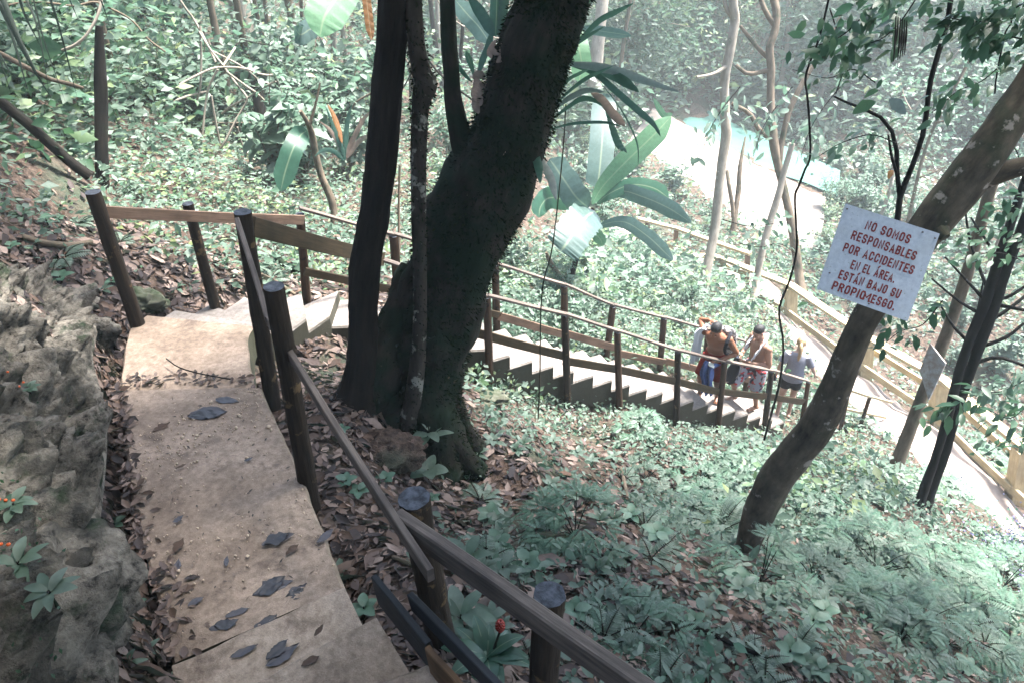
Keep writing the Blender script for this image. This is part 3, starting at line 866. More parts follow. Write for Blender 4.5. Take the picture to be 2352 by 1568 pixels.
def moss_on(z, root, k, lmin=.02, lmax=.06, part=(0, 1)):
    b = MB(); n = len(z)
    i = (rng.uniform(part[0], part[1], k) * (n - 2)).astype(int); f = rng.random(k)
    c = z[i, :3] * (1 - f)[:, None] + z[i + 1, :3] * f[:, None]
    rr = z[i, 3] * (1 - f) + z[i + 1, 3] * f
    t = unit(z[i + 1, :3] - z[i, :3])
    v = rng.normal(size=(k, 3)); v = unit(v - t * np.sum(v * t, -1, keepdims=True))
    p = c + v * (rr * rng.uniform(.93, 1.05, k))[:, None]
    d = unit(v + rng.normal(size=(k, 3)) * .5 + [0, 0, -.55])
    leaf_cloud(b, p, d, v + rng.normal(size=(k, 3)) * .3, rng.uniform(lmin, lmax, k), rng.uniform(.006, .016, k), 'small')
    return b.build('moss', M['moss'], root)
mo = moss_on(z3, T3, 22000, .015, .05, part=(.0, .97)); mo['kind'] = 'stuff'
for zr_ in ROOTZ: moss_on(zr_, T3, 1500, .012, .04)['kind'] = 'stuff'
T3C = ext + np.array([.7, 1.0, 2.0])
boughs_mb(ext, T3C, (3.2, 3.0, 1.6), 8, .12).build('bough', M['bark_dark'], T3)
crown_mb(T3C, (3.8, 3.6, 1.7), 12000, .17, 3, clumps=22).build('crown', CM, T3)

def tall_tree(name, label, px, mat, wob, wf, n, crown_off, crad, leaves, exl=2.6, group=None, moss=0, L=.15):
    root = thing(name, label, 'tree', P(*px[-1][:3]), group)
    m = MB(); z = limb(m, px, .07, n, wob, wf, seed=px[0][0]); m.build('trunk', M[mat], root)
    e = z[0, :3] + unit(z[0, :3] - z[5, :3]) * exl
    if leaves:
        m = MB(); m.tube(smooth_path([z[1, :3], e], 10), np.linspace(z[0, 3] * .96, z[0, 3] * .6, 10), 12, True, .1, 3); m.build('upper_trunk', M[mat], root)
        c = e + np.array(crown_off)
        boughs_mb(e, c, crad, 6, z[0, 3] * .5).build('bough', M[mat], root)
        crown_mb(c, crad, leaves, L, 3, clumps=16).build('crown', CM, root)
    if moss:
        mo = moss_on(z, root, moss, .015, .04); mo['kind'] = 'stuff'
    return root, z
T1, z1_ = tall_tree('rough_barked_tree', 'tall dark fissured trunk, leftmost of the close cluster beside the stair', [(916,-120,4.5,36),(908,-40,4.65,36),(898,100,4.95,36),(886,230,5.2,36),(872,400,5.55,35),(855,520,5.8,34),(838,620,6.0,36),(834,700,6.15,34),(833,790,6.3,34),(832,860,6.4,42),(828,910,6.5,60),(824,960,6.6,80)], 'bark_dark', .13, 5, 26, (.8, 1.6, 1.9), (3.4, 3.2, 1.4), 9000, 2.4)
T2, z2_ = tall_tree('slender_tree', 'slender straight trunk with grey lichen and a mossy knot in front of the mossy tree', [(945,-120,4.5,19),(948,-40,4.65,20),(955,90,4.85,20),(968,165,5.0,23),(976,195,5.05,28),(966,235,5.12,21),(962,300,5.25,19),(961,400,5.45,18),(962,520,5.7,17),(965,650,5.95,16),(964,760,6.15,16),(955,870,6.3,19),(940,970,6.45,22),(930,1050,6.55,26),(924,1110,6.65,34)], 'bark_lichen', .09, 6, 18, (.8, -1.6, 1.8), (2.8, 2.6, 1.2), 5000, 2.8, moss=1500)
T4, z4 = tall_tree('leaning_tree', 'leaning brown trunk with pale lichen blotches that carries the warning sign', [(2560,-60,4.85,42),(2440,95,4.9,42),(2352,225,4.98,42),(2270,345,5.08,45),(2200,440,5.2,46),(2130,525,5.3,42),(2050,640,5.45,36),(1980,745,5.7,31),(1935,850,5.95,33),(1890,955,6.2,38),(1835,1030,6.4,39),(1785,1095,6.6,38),(1748,1165,6.75,36),(1722,1235,6.9,28),(1708,1290,7.0,26)], 'bark_smooth', .09, 4, 22, (.4, -.8, 1.4), (3.2, 3.0, 1.3), 5500, 1.8)
m = MB(); limb(m, [(2225,425,5.2,26),(2275,405,5.15,24),(2330,388,5.1,22),(2420,360,5.05,19),(2520,300,5.0,16)], .06, 14, .1, 4); m.build('branch', M['bark_smooth'], T4)
m = MB(); limb(m, [(2148,500,5.28,30),(2160,530,5.2,20),(2172,546,5.16,10)], .03, 10, .1, 4); m.build('branch_stub', M['bark_smooth'], T4)

T5, _ = tall_tree('twin_stemmed_sapling', 'pair of thin black stems with bare side twigs on the right slope', [(2420,330,8.0,10),(2348,523,8.3,11),(2310,620,8.5,12),(2285,696,8.7,13),(2255,780,8.9,12),(2228,856,9.05,11),(2195,950,9.25,11),(2168,1046,9.45,11),(2135,1130,9.65,13),(2118,1190,9.75,14)], 'bark_black', .08, 6, 12, (0, 0, 1), (1.5, 1.5, .8), 0, 1.0)
m = MB(); limb(m, [(2395,300,8.0,8),(2318,523,8.3,10),(2290,610,8.5,11),(2265,690,8.7,12),(2232,770,8.9,11),(2202,856,9.05,10),(2178,953,9.2,10),(2150,1046,9.4,9),(2120,1130,9.6,11),(2106,1185,9.72,12)], .08, 12, .08, 6); m.build('stem', M['bark_black'], T5)
m = MB()
for px in ([(2278,690,8.7,5),(2320,680,8.6,4),(2380,640,8.5,3)], [(2290,700,8.7,5),(2352,712,8.6,4),(2420,722,8.5,3)], [(2262,745,8.8,5),(2330,700,8.7,4),(2400,640,8.6,3)], [(2235,835,9,5),(2290,820,8.9,4),(2352,838,8.8,3)],
           [(2240,800,9,5),(2310,775,8.8,4),(2352,742,8.7,3)], [(2262,690,8.7,4),(2225,650,8.7,3),(2170,590,8.7,2)], [(2250,720,8.8,4),(2200,690,8.8,3),(2140,640,8.8,2)], [(2300,610,8.5,4),(2270,560,8.5,3),(2230,500,8.4,2)], [(2230,790,9,4),(2190,750,9,3),(2160,700,9,2)],
           [(2312,600,8.4,4),(2360,585,8.4,3),(2420,560,8.4,2)], [(2165,955,9.25,4),(2190,935,9.2,3),(2205,925,9.2,2)], [(2210,850,9.1,4),(2240,740,9.1,3),(2260,640,9,2)], [(2270,670,8.7,4),(2230,560,8.7,3),(2215,470,8.6,2)]):
    limb(m, px, .08, 6, .1, 6)
m.build('twigs', M['bark_black'], T5)['kind'] = 'stuff'
T8, z8 = tall_tree('slim_leaning_tree', 'slim grey-green leaning trunk that holds the small slanted board above the path', [(2330,250,8.6,12),(2285,400,8.9,13),(2250,523,9.2,13),(2215,650,9.6,13),(2180,750,9.9,13),(2150,830,10.1,13),(2120,905,10.3,13),(2090,985,10.5,14),(2060,1065,10.7,15),(2045,1110,10.8,16)], 'bark_tan', .07, 5, 14, (.3, .3, 1.4), (1.8, 1.8, 1.0), 900, 1.5, L=.18)

BGT = 'slender trees standing in the valley'
def bg(name, label, px, mat, n=12, forks=(), group=None, crown=None):
    root = thing(name, label, 'tree', P(*px[-1][:3]), group)
    m = MB(); z = limb(m, px, .15, n, .08, 3, seed=px[0][0]); m.build('trunk', M[mat], root)
    for f in forks:
        m = MB(); limb(m, f, .15, 8, .1, 3, seed=f[0][0]); m.build('branch', M[mat], root)
    if crown:
        crown_mb(z[0, :3] + np.array([0, .4, crown[1] * .5]), (crown[0], crown[0], crown[1]), crown[2], crown[3], 2, clumps=12).build('crown', [M['leaf_pale'], M['leaf']], root)
    return root, z
bg('pale_slender_tree', 'tall pale slender trunk rising straight from the slope above the people', [(1690,-120,15,11),(1684,0,15.2,11),(1688,50,15.4,11),(1676,120,15.6,11),(1664,190,15.9,11),(1666,283,16.2,11),(1668,310,16.3,12),(1658,377,16.5,11),(1648,470,16.8,11),(1640,540,17,11),(1625,610,17.1,11),(1612,680,17.2,12),(1606,710,17.2,14)], 'bark_pale',
   forks=([(1672,150,15.7,5),(1640,170,15.6,4),(1600,178,15.5,3)], [(1684,40,15.4,6),(1668,20,15.3,5),(1660,-30,15.2,4)]))
bg('forked_pale_tree', 'pale twisted tree with a low fork and pale crooked limbs beyond the yellow fence', [(1760,-60,17.5,9),(1782,20,17.6,9),(1780,70,17.7,9),(1768,110,17.8,9),(1771,160,18,9),(1770,233,18.2,9),(1776,317,18.4,11),(1788,383,18.6,10),(1808,467,18.8,9),(1822,540,19,10),(1834,620,19.2,10),(1840,670,19.2,12)], 'bark_tan',
   forks=([(1788,385,18.6,8),(1798,317,18.4,7),(1815,250,18.2,7),(1850,180,18,6),(1895,110,17.8,5),(1930,40,17.6,4)], [(1774,320,18.4,7),(1745,300,18.3,6),(1722,262,18.2,5),(1680,238,18,4)], [(1771,160,18,6),(1720,170,18,5),(1690,150,18,4)], [(1781,60,17.7,7),(1760,30,17.6,6),(1740,-20,17.5,5)], [(1772,140,18,6),(1740,110,18,5),(1700,60,18,4)]))
bg('pale_slender_tree', 'thin pale trunk rising just behind the corner of the yellow fence', [(1820,330,17.5,6),(1800,400,17.8,7),(1785,460,18,8),(1765,523,18.2,8),(1748,590,18.4,8),(1738,640,18.6,8),(1728,700,18.6,9)], 'bark_pale', 10)
bg('broken_stump', 'tall thin broken stump, the shorter of two on the sandy bank', [(1670,392,21,4),(1675,430,21,5),(1682,470,21.2,5),(1685,500,21.3,6)], 'bark_tan', 8)
bg('broken_stump', 'taller thin broken stump split at its tip on the sandy bank', [(1712,315,21,2),(1700,383,21,5),(1696,440,21.2,6),(1688,500,21.3,6),(1684,530,21.4,8)], 'bark_tan', 8)
bg('pale_slender_tree', 'pale straight trunk at the top edge just right of the mossy tree', [(1388,-80,25,14),(1384,0,25.3,14),(1378,60,25.6,14),(1372,120,26,15),(1366,200,26.5,16)], 'bark_pale', crown=None)
bg('patchy_barked_tree', 'thick trunk with flaking pale bark at the top of the left undergrowth', [(530,-120,19,25),(545,-10,19.4,25),(556,60,19.7,25),(568,120,20,25),(585,190,20.4,25),(596,260,20.8,27)], 'bark_pale', 16)
bg('dark_forest_tree', 'dark shaded trunk standing under the patchy pale tree in the undergrowth', [(592,200,14,13),(598,270,14.2,14),(597,340,14.4,14),(594,420,14.6,15),(592,450,14.7,18)], 'bark_dark', 14)
bg('dead_tree', 'dark upright broken trunk behind the leftmost railing post', [(228,60,9.2,8),(230,165,9.4,13),(232,220,9.5,14),(233,320,9.6,14),(236,430,9.8,15),(240,470,9.9,18)], 'bark_dark', 16)
bg('crooked_sapling', 'crooked tan sapling behind the pale railing board', [(690,255,10.6,4),(708,285,10.8,6),(718,315,11,8),(726,360,11.2,8),(740,410,11.3,8),(756,445,11.4,9),(766,480,11.5,9),(768,530,11.6,9),(766,580,11.7,10)], 'bark_tan', 10, forks=([(710,290,10.8,4),(725,240,10.7,3),(735,190,10.6,2)],))
bg('dark_forest_tree', 'dark reddish trunk half hidden directly behind the right side of the mossy tree', [(1192,400,13,11),(1188,490,13,12),(1184,560,13,13),(1186,620,13,14),(1190,660,13,18)], 'bark_tan', 12)
bg('thin_forest_stem', 'thin upright stem between the slender trunk and the mossy tree', [(918,380,10,3),(916,480,10.2,3),(917,560,10.3,4),(914,600,10.4,4)], 'bark_tan', 6)
bg('thin_forest_stem', 'thin tan stem just left of the dark fissured trunk', [(885,250,11,4),(880,330,11.2,4),(886,420,11.4,4),(884,520,11.6,5)], 'bark_tan', 6)
bg('sapling', 'bare forked dark sapling just behind the warning sign', [(2188,-40,6.2,6),(2182,10,6.25,6),(2172,67,6.3,6),(2150,140,6.35,6),(2135,200,6.4,6),(2122,300,6.5,6),(2095,383,6.6,6),(2068,450,6.7,7),(2062,500,6.75,7),(2050,560,6.85,7),(2020,650,7.0,8),(1975,750,7.2,8),(1935,850,7.4,8),(1885,955,7.6,9),(1830,1035,7.8,9),(1775,1110,8.0,9)], 'bark_black', 8,
   forks=([(2066,450,6.7,5),(2060,390,6.65,5),(2058,333,6.6,5),(2038,283,6.55,4),(1998,257,6.5,4),(1950,238,6.45,3),(1915,222,6.4,2)], [(2060,400,6.65,4),(2048,360,6.6,3),(2040,310,6.6,2)]))
bg('fallen_branch', 'thick dark branch slanting down the bank at the far left', [(-60,190,8.0,11),(0,233,8.2,12),(67,287,8.4,12),(117,333,8.6,12),(165,375,8.8,12),(205,405,8.95,13)], 'bark_dark', 12)
bg('fallen_branch', 'thinner bent brown branch above the thick dark one at the left edge', [(-40,100,7,6),(0,123,7.1,6),(50,150,7.2,6),(117,183,7.4,5),(165,195,7.5,5),(190,203,7.6,4)], 'bark_tan', 8)
bg('dead_branch', 'broken dry branch lying against the bank beside the banana stem', [(1255,580,11.6,3),(1262,600,11.7,6),(1278,625,11.8,7),(1298,655,11.9,6),(1330,700,12,4)], 'bark_tan', 8)
def stick(label, px, mat='bark_tan'):
    root = thing('fallen_stick', label, 'stick', P(*px[-1][:3]))
    m = MB(); limb(m, px, .06, 8, .1, 6); m.build('stick', M[mat], root)
def gstick(label, px, mat='bark_tan', lift=.03):
    pts = [G(u, v) + np.array([0, 0, lift]) for u, v, r in px]
    z = smooth_path(np.array(pts), 14)
    o0 = z[0]
    d = [proj(p)[2] for p in z]
    rr = np.interp(np.linspace(0, 1, 14), np.linspace(0, 1, len(px)), [a[2] for a in px]) * np.array(d) / FPX
    m = MB(); m.tube(z, rr, 8, True, .1, 6)
    m.build('fallen_stick', M[mat], None, origin=o0, label=label, cat='stick')
gstick('long dark bent stick on the leaf litter near the bottom edge', [(1490,1415,6),(1560,1440,7),(1640,1470,7),(1700,1500,6),(1770,1525,4)], 'bark_dark', .06)
gstick('short dark stick beside the leaf pile right of the stair turn', [(600,640,6),(640,660,6),(680,685,4)], 'bark_tan', .05)
gstick('mossy log lying across the litter behind the stair turn', [(635,600,7),(660,620,8),(690,635,8)], 'bark_moss', .06)
gstick('pale curved stick at the foot of the slender trunk', [(905,1290,5),(950,1310,6),(985,1330,4)], 'bark_tan', .05)
gstick('thin brown stick on the litter below the great tree roots', [(1425,1080,4),(1432,1110,5),(1440,1150,4)], 'bark_tan', .05)
gstick('dark upright twig near the lower right corner', [(2285,1400,5),(2275,1420,6),(2262,1445,4)], 'bark_black', .1)
gstick('thick bent root on the far left bank above the rock', [(60,560,7),(110,575,8),(170,580,8),(215,572,6)], 'bark_tan', .08)

# hanging and climbing stems
def vine(label, px, mat='bark_black', name='vine', leaves=None):
    pts, r = trail(px)
    n = max(24, len(px) * 4)
    z = smooth_path(np.column_stack([pts, r]), n)
    m = MB(); m.tube(z[:, :3], z[:, 3], 6, True, .15, 8)
    return m.build(name, M[mat], None, origin=z[-1, :3], label=label, cat='vine')
def seg_d(pl, d0, d1, r): return [(u, v, d0 + (d1 - d0) * i / (len(pl) - 1), r) for i, (u, v) in enumerate(pl)]
vine('long dark kinked vine hanging down in front of the people', seg_d([(1930,-120),(1903,0),(1881,90),(1851,173),(1854,220),(1858,267),(1861,358),(1848,392),(1835,427),(1826,453),(1829,523),(1830,573),(1815,640),(1790,710),(1798,776),(1798,823),(1788,890),(1765,973),(1755,1010)], 5.2, 9.9, 2.6))
vine('thin green vine hanging straight in front of the stair railing', seg_d([(1300,240),(1292,360),(1270,560),(1250,640),(1243,700),(1241,780),(1240,870),(1236,960)], 7.2, 7.9, 1.8), 'bark_moss')
vine('thin vine falling from the mossy trunk to the first railing post', seg_d([(1165,490),(1154,540),(1117,670),(1084,753),(1066,800),(1051,850)], 7.0, 7.3, 1.8))
vine('pale root climbing the right side of the mossy trunk', seg_d([(1110,560),(1097,606),(1074,683),(1080,715),(1070,760),(1062,800)], 6.5, 6.7, 2.5), 'bark_tan')
vine('arching pale vine at the top of the left undergrowth', seg_d([(20,12),(60,5),(120,8),(170,14),(215,5),(240,14),(300,45),(340,90),(380,120)], 10, 11, 2.5), 'bark_tan')
vine('curved pale vine looping up beside the hanging palm fronds', seg_d([(142,116),(170,105),(195,85),(215,55),(228,25),(236,-20)], 9, 9, 3.5), 'bark_pale')
vine('slim dark vine at the upper right behind the leafy boughs', seg_d([(2245,-30),(2320,40),(2308,80),(2290,170),(2285,215)], 5.5, 6, 2))
vine('thin vine drooping between the pale trees', seg_d([(1906,20),(1925,80),(1940,140),(1932,180),(1920,215)], 8, 8.5, 1.8))
# bare branching shrub of pale twigs in the left undergrowth
root = thing('bare_shrub', 'tangle of bare pale crooked twigs in the middle of the left undergrowth', 'shrub', P(505, 340, 12.5))
m = MB()
for pl in ([(412,195),(455,172),(490,157),(512,155)], [(457,73),(480,110),(513,152),(540,190),(566,222),(563,240),(540,280),(513,333),(490,360),(470,370)], [(512,155),(560,157),(600,172),(627,173)], [(633,187),(600,205),(567,227),(530,245),(510,262)], [(512,152),(527,130),(540,110)],
           [(413,0),(430,25),(445,45),(470,90),(495,143)], [(500,160),(480,200),(472,240),(466,300),(462,340)], [(520,165),(560,195),(590,215),(610,235)], [(460,60),(462,130),(460,200),(452,230)], [(485,220),(495,280),(505,330)], [(380,245),(420,225),(480,210)]):
    limb(m, seg_d(pl, 12.2, 12.6, 2.6), .12, 6, .12, 5)
m.build('twigs', M['bark_pale'], root)['kind'] = 'stuff'
for k in range(16):
    u0 = rng.uniform(30, 1000); v0 = rng.uniform(0, 300); L_ = rng.uniform(80, 240); an = rng.uniform(-.9, .9) + math.pi / 2 * (rng.random() < .6)
    d = rng.uniform(12, 17)
    pl = [(u0 + math.cos(an) * L_ * f + 18 * math.sin(f * 5 + k), v0 + math.sin(an) * L_ * f + 10 * math.sin(f * 4 + k * 2)) for f in np.linspace(0, 1, 6)]
    m = MB(); z = limb(m, seg_d(pl, d, d + 1, rng.uniform(1.2, 2.6)), .15, 6, .12, 5)
    m.build('liana', M[['bark_pale', 'bark_tan', 'bark_dark'][k % 3]], None, origin=z[0, :3], label='thin bare liana stretched among the leaves of the left undergrowth', cat='vine', group='lianas in the left undergrowth')

# ------------------------------------------------------------------ signs
def sign_frame(px, ds):
    return [P(u, v, d) for (u, v), d in zip(px, ds)]
sc = sign_frame([(1942,468),(2158,537),(2084,738),(1876,664)], [5.02, 5.02, 5.16, 5.16])
TL, TR, BR, BL = sc
ex = unit((TR - TL) + (BR - BL)); ey = unit((BL - TL) + (BR - TR)); ez = unit(np.cross(ex, ey))
if np.dot(ez, TL - np.array([0, 0, CAMZ])) > 0: ez = -ez      # towards the viewer
M['sign'] = mat_plain('weathered_white_panel', (.34, .37, .40), .5, .4, .12, 30, .15)
nt = M['sign'].node_tree; bs = nt.nodes['Principled BSDF']
ob = N(nt, 'ShaderNodeTexCoord').outputs['Object']
f = noise_tex(nt, ob, 42, 5, .7); f2 = noise_tex(nt, ob, 7, 4, .6)
prev = bs.inputs['Base Color'].links[0].from_socket
c_ = mixc(nt, ramp(nt, f, [(.60, (0, 0, 0)), (.70, (.8, .8, .8))]).outputs[0], prev, (.16, .17, .11))
c_ = mixc(nt, ramp(nt, f2, [(.5, (0, 0, 0)), (.75, (.35, .35, .35))]).outputs[0], c_, (.25, .26, .22))
nt.links.new(c_, bs.inputs['Base Color'])
M['sign_red'] = mat_plain('faded_red_paint', (.15, .011, .006), .6, .3, .2, 60, 0)
ntr = M['sign_red'].node_tree
SG = thing('warning_sign', 'white square warning sign with red Spanish lettering nailed askew to the leaning trunk', 'sign', (TL + TR + BR + BL) / 4)
m = MB(); m.raw([*(p + ez * .004 for p in sc), *(p - ez * .004 for p in sc)], [(0, 3, 2, 1), (4, 5, 6, 7), (0, 1, 5, 4), (1, 2, 6, 5), (2, 3, 7, 6), (3, 0, 4, 7)])
fix_normals(m.build('panel', M['sign'], SG, smooth=False))
Wd = np.linalg.norm(TR - TL); Hd = np.linalg.norm(BL - TL)
GLY = {'N': (1, [[(0,0),(0,1),(1,0),(1,1)]]), 'O': (1, [[(.0,.2),(0,.8),(.25,1),(.75,1),(1,.8),(1,.2),(.75,0),(.25,0),(0,.2),(0,.4)]]),
 'S': (1, [[(1,.80),(.75,1),(.25,1),(0,.82),(0,.66),(.2,.54),(.8,.46),(1,.34),(1,.18),(.75,0),(.25,0),(0,.20)]]), 'M': (1.25, [[(0,0),(0,1),(.5,.3),(1,1),(1,0)]]),
 'R': (1, [[(0,0),(0,1),(.7,1),(1,.88),(1,.62),(.7,.5),(0,.5)], [(.5,.5),(1,0)]]), 'P': (1, [[(0,0),(0,1),(.7,1),(1,.86),(1,.58),(.7,.44),(0,.44)]]),
 'E': (.85, [[(1,1),(0,1),(0,0),(1,0)], [(0,.5),(.85,.5)]]), 'A': (1.1, [[(0,0),(.5,1),(1,0)], [(.2,.28),(.8,.28)]]), 'Á': (1.1, [[(0,0),(.5,1),(1,0)], [(.2,.28),(.8,.28)], [(.42,1.22),(.72,1.40)]]),
 'B': (1, [[(.7,.52),(0,.52),(0,1),(.7,1),(.95,.88),(.95,.64),(.7,.52),(1,.4),(1,.12),(.7,0),(0,0),(0,.52)]]), 'L': (.8, [[(0,1),(0,0),(1,0)]]),
 'C': (1, [[(1,.75),(.75,1),(.25,1),(0,.8),(0,.2),(.25,0),(.75,0),(1,.25)]]), 'I': (.0, [[(.5,0),(.5,1)]]), 'D': (1, [[(0,.3),(0,1),(.6,1),(1,.8),(1,.2),(.6,0),(0,0),(0,.5)]]),
 'T': (.95, [[(0,1),(1,1)], [(.5,1),(.5,0)]]), 'J': (.75, [[(1,1),(1,.2),(.75,0),(.25,0),(0,.2)]]), 'U': (1, [[(0,1),(0,.2),(.25,0),(.75,0),(1,.2),(1,1)]]),
 'G': (1, [[(1,.78),(.75,1),(.25,1),(0,.8),(0,.2),(.25,0),(.75,0),(1,.2),(1,.48),(.55,.48)]]), '.': (0, [[(.5,0),(.5,.06)]]), ' ': (1.1, [])}
def lettering(txt, root, c, ux, uy, uz, width, height, mat, name='lettering', worn=None):
    """bold condensed painted capitals made of mitred strokes"""
    W0, T0, G0 = .40, .185, .16
    x = 0; strokes = []
    for ch in txt:
        w, st_ = GLY[ch]; w = w * W0
        for p in st_: strokes.append([(x + T0 / 2 + a * w, T0 / 2 + b_ * (1 - T0)) for a, b_ in p])
        x += w + T0 + G0 if ch != ' ' else w
    tot = x - G0; k = width / tot; m = MB()
    for si, p in enumerate(strokes):
        p = np.array(p); n = len(p); L_, R_ = [], []
        t = [unit(p[i + 1] - p[i]) for i in range(n - 1)]
        for i in range(n):
            a = t[max(0, i - 1)]; b_ = t[min(n - 2, i)]
            q = unit(a + b_); nn = np.array([-q[1], q[0]]); sc_ = min(1.5, 1 / max(.5, np.dot(nn, [-b_[1], b_[0]])))
            o = p[i] + (-t[0] * T0 / 2 if i == 0 else t[-1] * T0 / 2 if i == n - 1 else 0)
            L_.append(o + nn * T0 / 2 * sc_); R_.append(o - nn * T0 / 2 * sc_)
        ring = L_ + R_[::-1]
        f = lambda q, z: c + ux * ((q[0] - tot / 2 + (q[1] - .5) * .06) * k) - uy * ((q[1] - .5) * height) + uz * z
        z = .0056 + .00025 * si
        V = [f(q, z) for q in L_] + [f(q, z) for q in R_]
        m.raw(V, [(i, i + 1, n + i + 1, n + i) for i in range(n - 1)])
    return m.build(name, mat, root, smooth=False)
def at_sign(a_, b_): return TL * (1 - a_) * (1 - b_) + TR * a_ * (1 - b_) + BL * (1 - a_) * b_ + BR * a_ * b_
for txt, a_, b_, w in (("NO SOMOS", .50, .152, .476), ("RESPONSABLES", .505, .302, .69), ("POR ACCIDENTES", .50, .455, .755), ("EN EL ÁREA.", .49, .608, .475), ("ESTÁN BAJO SU", .50, .752, .665)):
    lettering(txt, SG, at_sign(a_, b_), ex, ey, ez, w * Wd, .104 * Hd, M['sign_red'])
lettering("PROPIO", SG, at_sign(.318, .894), ex, ey, ez, .355 * Wd, .104 * Hd, M['sign_red'])
lettering("IESGO.", SG, at_sign(.682, .894), ex, ey, ez, .285 * Wd, .104 * Hd, M['sign_red'])
# the worn-away R: only flakes of it are left
m = MB()
def flake(pts):
    q = [at_sign(.507 + x * .062, .898 + y * .046) + ez * .007 for x, y in pts]
    m.raw(q, [tuple(range(len(q)))])
flake([(-.6,-.9),(-.3,-.9),(.05,-.1),(-.05,.15)]); flake([(.5,-1),(.75,-.95),(.1,.35),(-.05,.2)]); flake([(-.4,.55),(-.1,.5),(-.3,1),(-.55,1)]); flake([(.35,.2),(.6,.1),(.9,.95),(.6,1)])
ro_ = m.build('lettering', M['sign_red'], SG, label='flaked remains of one worn letter', smooth=False)
M['nail'] = mat_plain('rusty_nail', (.09, .06, .045), .6, .5, .3, 40, 0)
for a_, b_ in ((.03, .05), (.83, .04), (.97, .06), (.07, .78), (.56, .96)):
    m = MB(); c = at_sign(a_, b_); m.tube([c + ez * .003, c + ez * .012], [.006, .005], 8); m.build('nail', M['nail'], SG)
s2 = sign_frame([(2137,788),(2173,834),(2134,918),(2113,850)], [9.9, 9.75, 9.95, 10.1])
e2 = unit(np.cross(s2[1] - s2[0], s2[3] - s2[0]))
if np.dot(e2, s2[0] - np.array([0, 0, CAMZ])) > 0: e2 = -e2
M['board_pale'] = mat_plain('faded_white_board', (.30, .30, .285), .7, .2, .15, 14, .2, (.22, .17, .14))
SM = thing('small_sign', 'small faded whitish board tilted on the slim grey trunk above the path', 'sign', sum(s2) / 4)
m = MB(); m.raw([*(p + e2 * .012 for p in s2), *(p - e2 * .012 for p in s2)], [(0, 3, 2, 1), (4, 5, 6, 7), (0, 1, 5, 4), (1, 2, 6, 5), (2, 3, 7, 6), (3, 0, 4, 7)])
fix_normals(m.build('panel', M['board_pale'], SM, smooth=False))
M['faded_red'] = mat_plain('faded_red_marks', (.38, .20, .15), .8, .1, .3, 30, 0)
c2 = sum(s2) / 4
for k in range(3):
    f0 = .28 + k * .2
    a0 = s2[0] * (1 - f0) + s2[3] * f0; a1 = s2[1] * (1 - f0) + s2[2] * f0
    m = MB()
    for j in range(7):
        x0 = .16 + j * .1; w0 = rng.uniform(.04, .07); hgt = rng.uniform(.05, .09)
        dn = (s2[3] - s2[0]) * hgt
        p = [a0 + (a1 - a0) * x0, a0 + (a1 - a0) * (x0 + w0), a0 + (a1 - a0) * (x0 + w0) + dn, a0 + (a1 - a0) * x0 + dn]
        m.raw([q + e2 * .016 for q in p], [(0, 1, 2, 3)])
    m.build('faded_marks', M['faded_red'], SM, smooth=False)['kind'] = 'stuff'

# ------------------------------------------------------------------ rock face and boulders
foot = [(250,2300),(245,2000),(238,1780),(225,1640),(205,1500),(188,1400),(200,1270),(222,1130),(232,1020),(222,930),(205,850),(185,790),(150,735),(110,690)]
F0 = np.array([G(u - 30 * (v > 820), v) for u, v in foot])
outw = np.zeros_like(F0)
tn = unit(np.gradient(F0, axis=0)); outw[:, 0] = -tn[:, 1]; outw[:, 1] = tn[:, 0]
outw = unit(outw)
if outw[:, 0].mean() > 0: outw = -outw
ns, nr_ = 320, 210
F1 = smooth_path(F0, ns); O1 = unit(smooth_path(outw, ns))
V = []
hs = np.interp(np.linspace(0, 1, ns), [0, .3, .55, .8, 1], [2.0, 1.9, 1.6, 1.05, .40])
for i in range(ns):
    for k in range(nr_):
        f = k / (nr_ - 1)
        w = 1.9 * f
        h = .16 + hs[i] * (1 - (1 - min(f / .50, 1)) ** 1.5) if f < .50 else hs[i] + (f - .50) * .5
        p = F1[i] + O1[i] * (w - .10) + np.array([0, 0, h - .12])
        q = Vector(tuple(p * 1.0))
        wq = q + Vector((mnoise.noise(q * 3), mnoise.noise(q * 3 + Vector((5, 2, 1))), mnoise.noise(q * 3 + Vector((1, 8, 3))))) * .14
        v2 = mnoise.voronoi(wq * 3.2)[0]; v3 = mnoise.voronoi(wq * 8.5)[0]
        dsp = .34 * mnoise.fractal(q * 1.9, 1.0, 2.0, 3) + .30 * min(.45, v2[1] - v2[0]) - .55 * max(0, .42 - v3[0]) * max(0, .6 + mnoise.noise(q * 2.2)) + .09 * mnoise.fractal(q * 7, .55, 2.1, 6) - .30 * max(0, .34 - mnoise.voronoi(wq * 17)[0][0]) * max(0, .3 + mnoise.noise(q * 5))
        dsp *= min(1, k / 10) * min(1, (nr_ - 1 - k) / 12) * min(1, i / 6) * min(1, (ns - 1 - i) / 10)
        nrm = unit(-O1[i] * .85 + np.array([0, 0, .5]))
        V.append(p + nrm * (dsp + .05))
ix = np.arange(ns * nr_).reshape(ns, nr_)
q = np.stack([ix[:-1, :-1], ix[1:, :-1], ix[1:, 1:], ix[:-1, 1:]], -1).reshape(-1, 4)
m = MB(); m.arr(np.array(V), q.ravel(), np.full(len(q), 4))
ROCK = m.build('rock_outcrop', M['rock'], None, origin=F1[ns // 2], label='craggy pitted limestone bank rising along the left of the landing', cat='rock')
if np.mean([p.normal[2] for p in ROCK.data.polygons]) < 0: ROCK.data.flip_normals()
ROCKV = np.array(V).reshape(ns, nr_, 3)
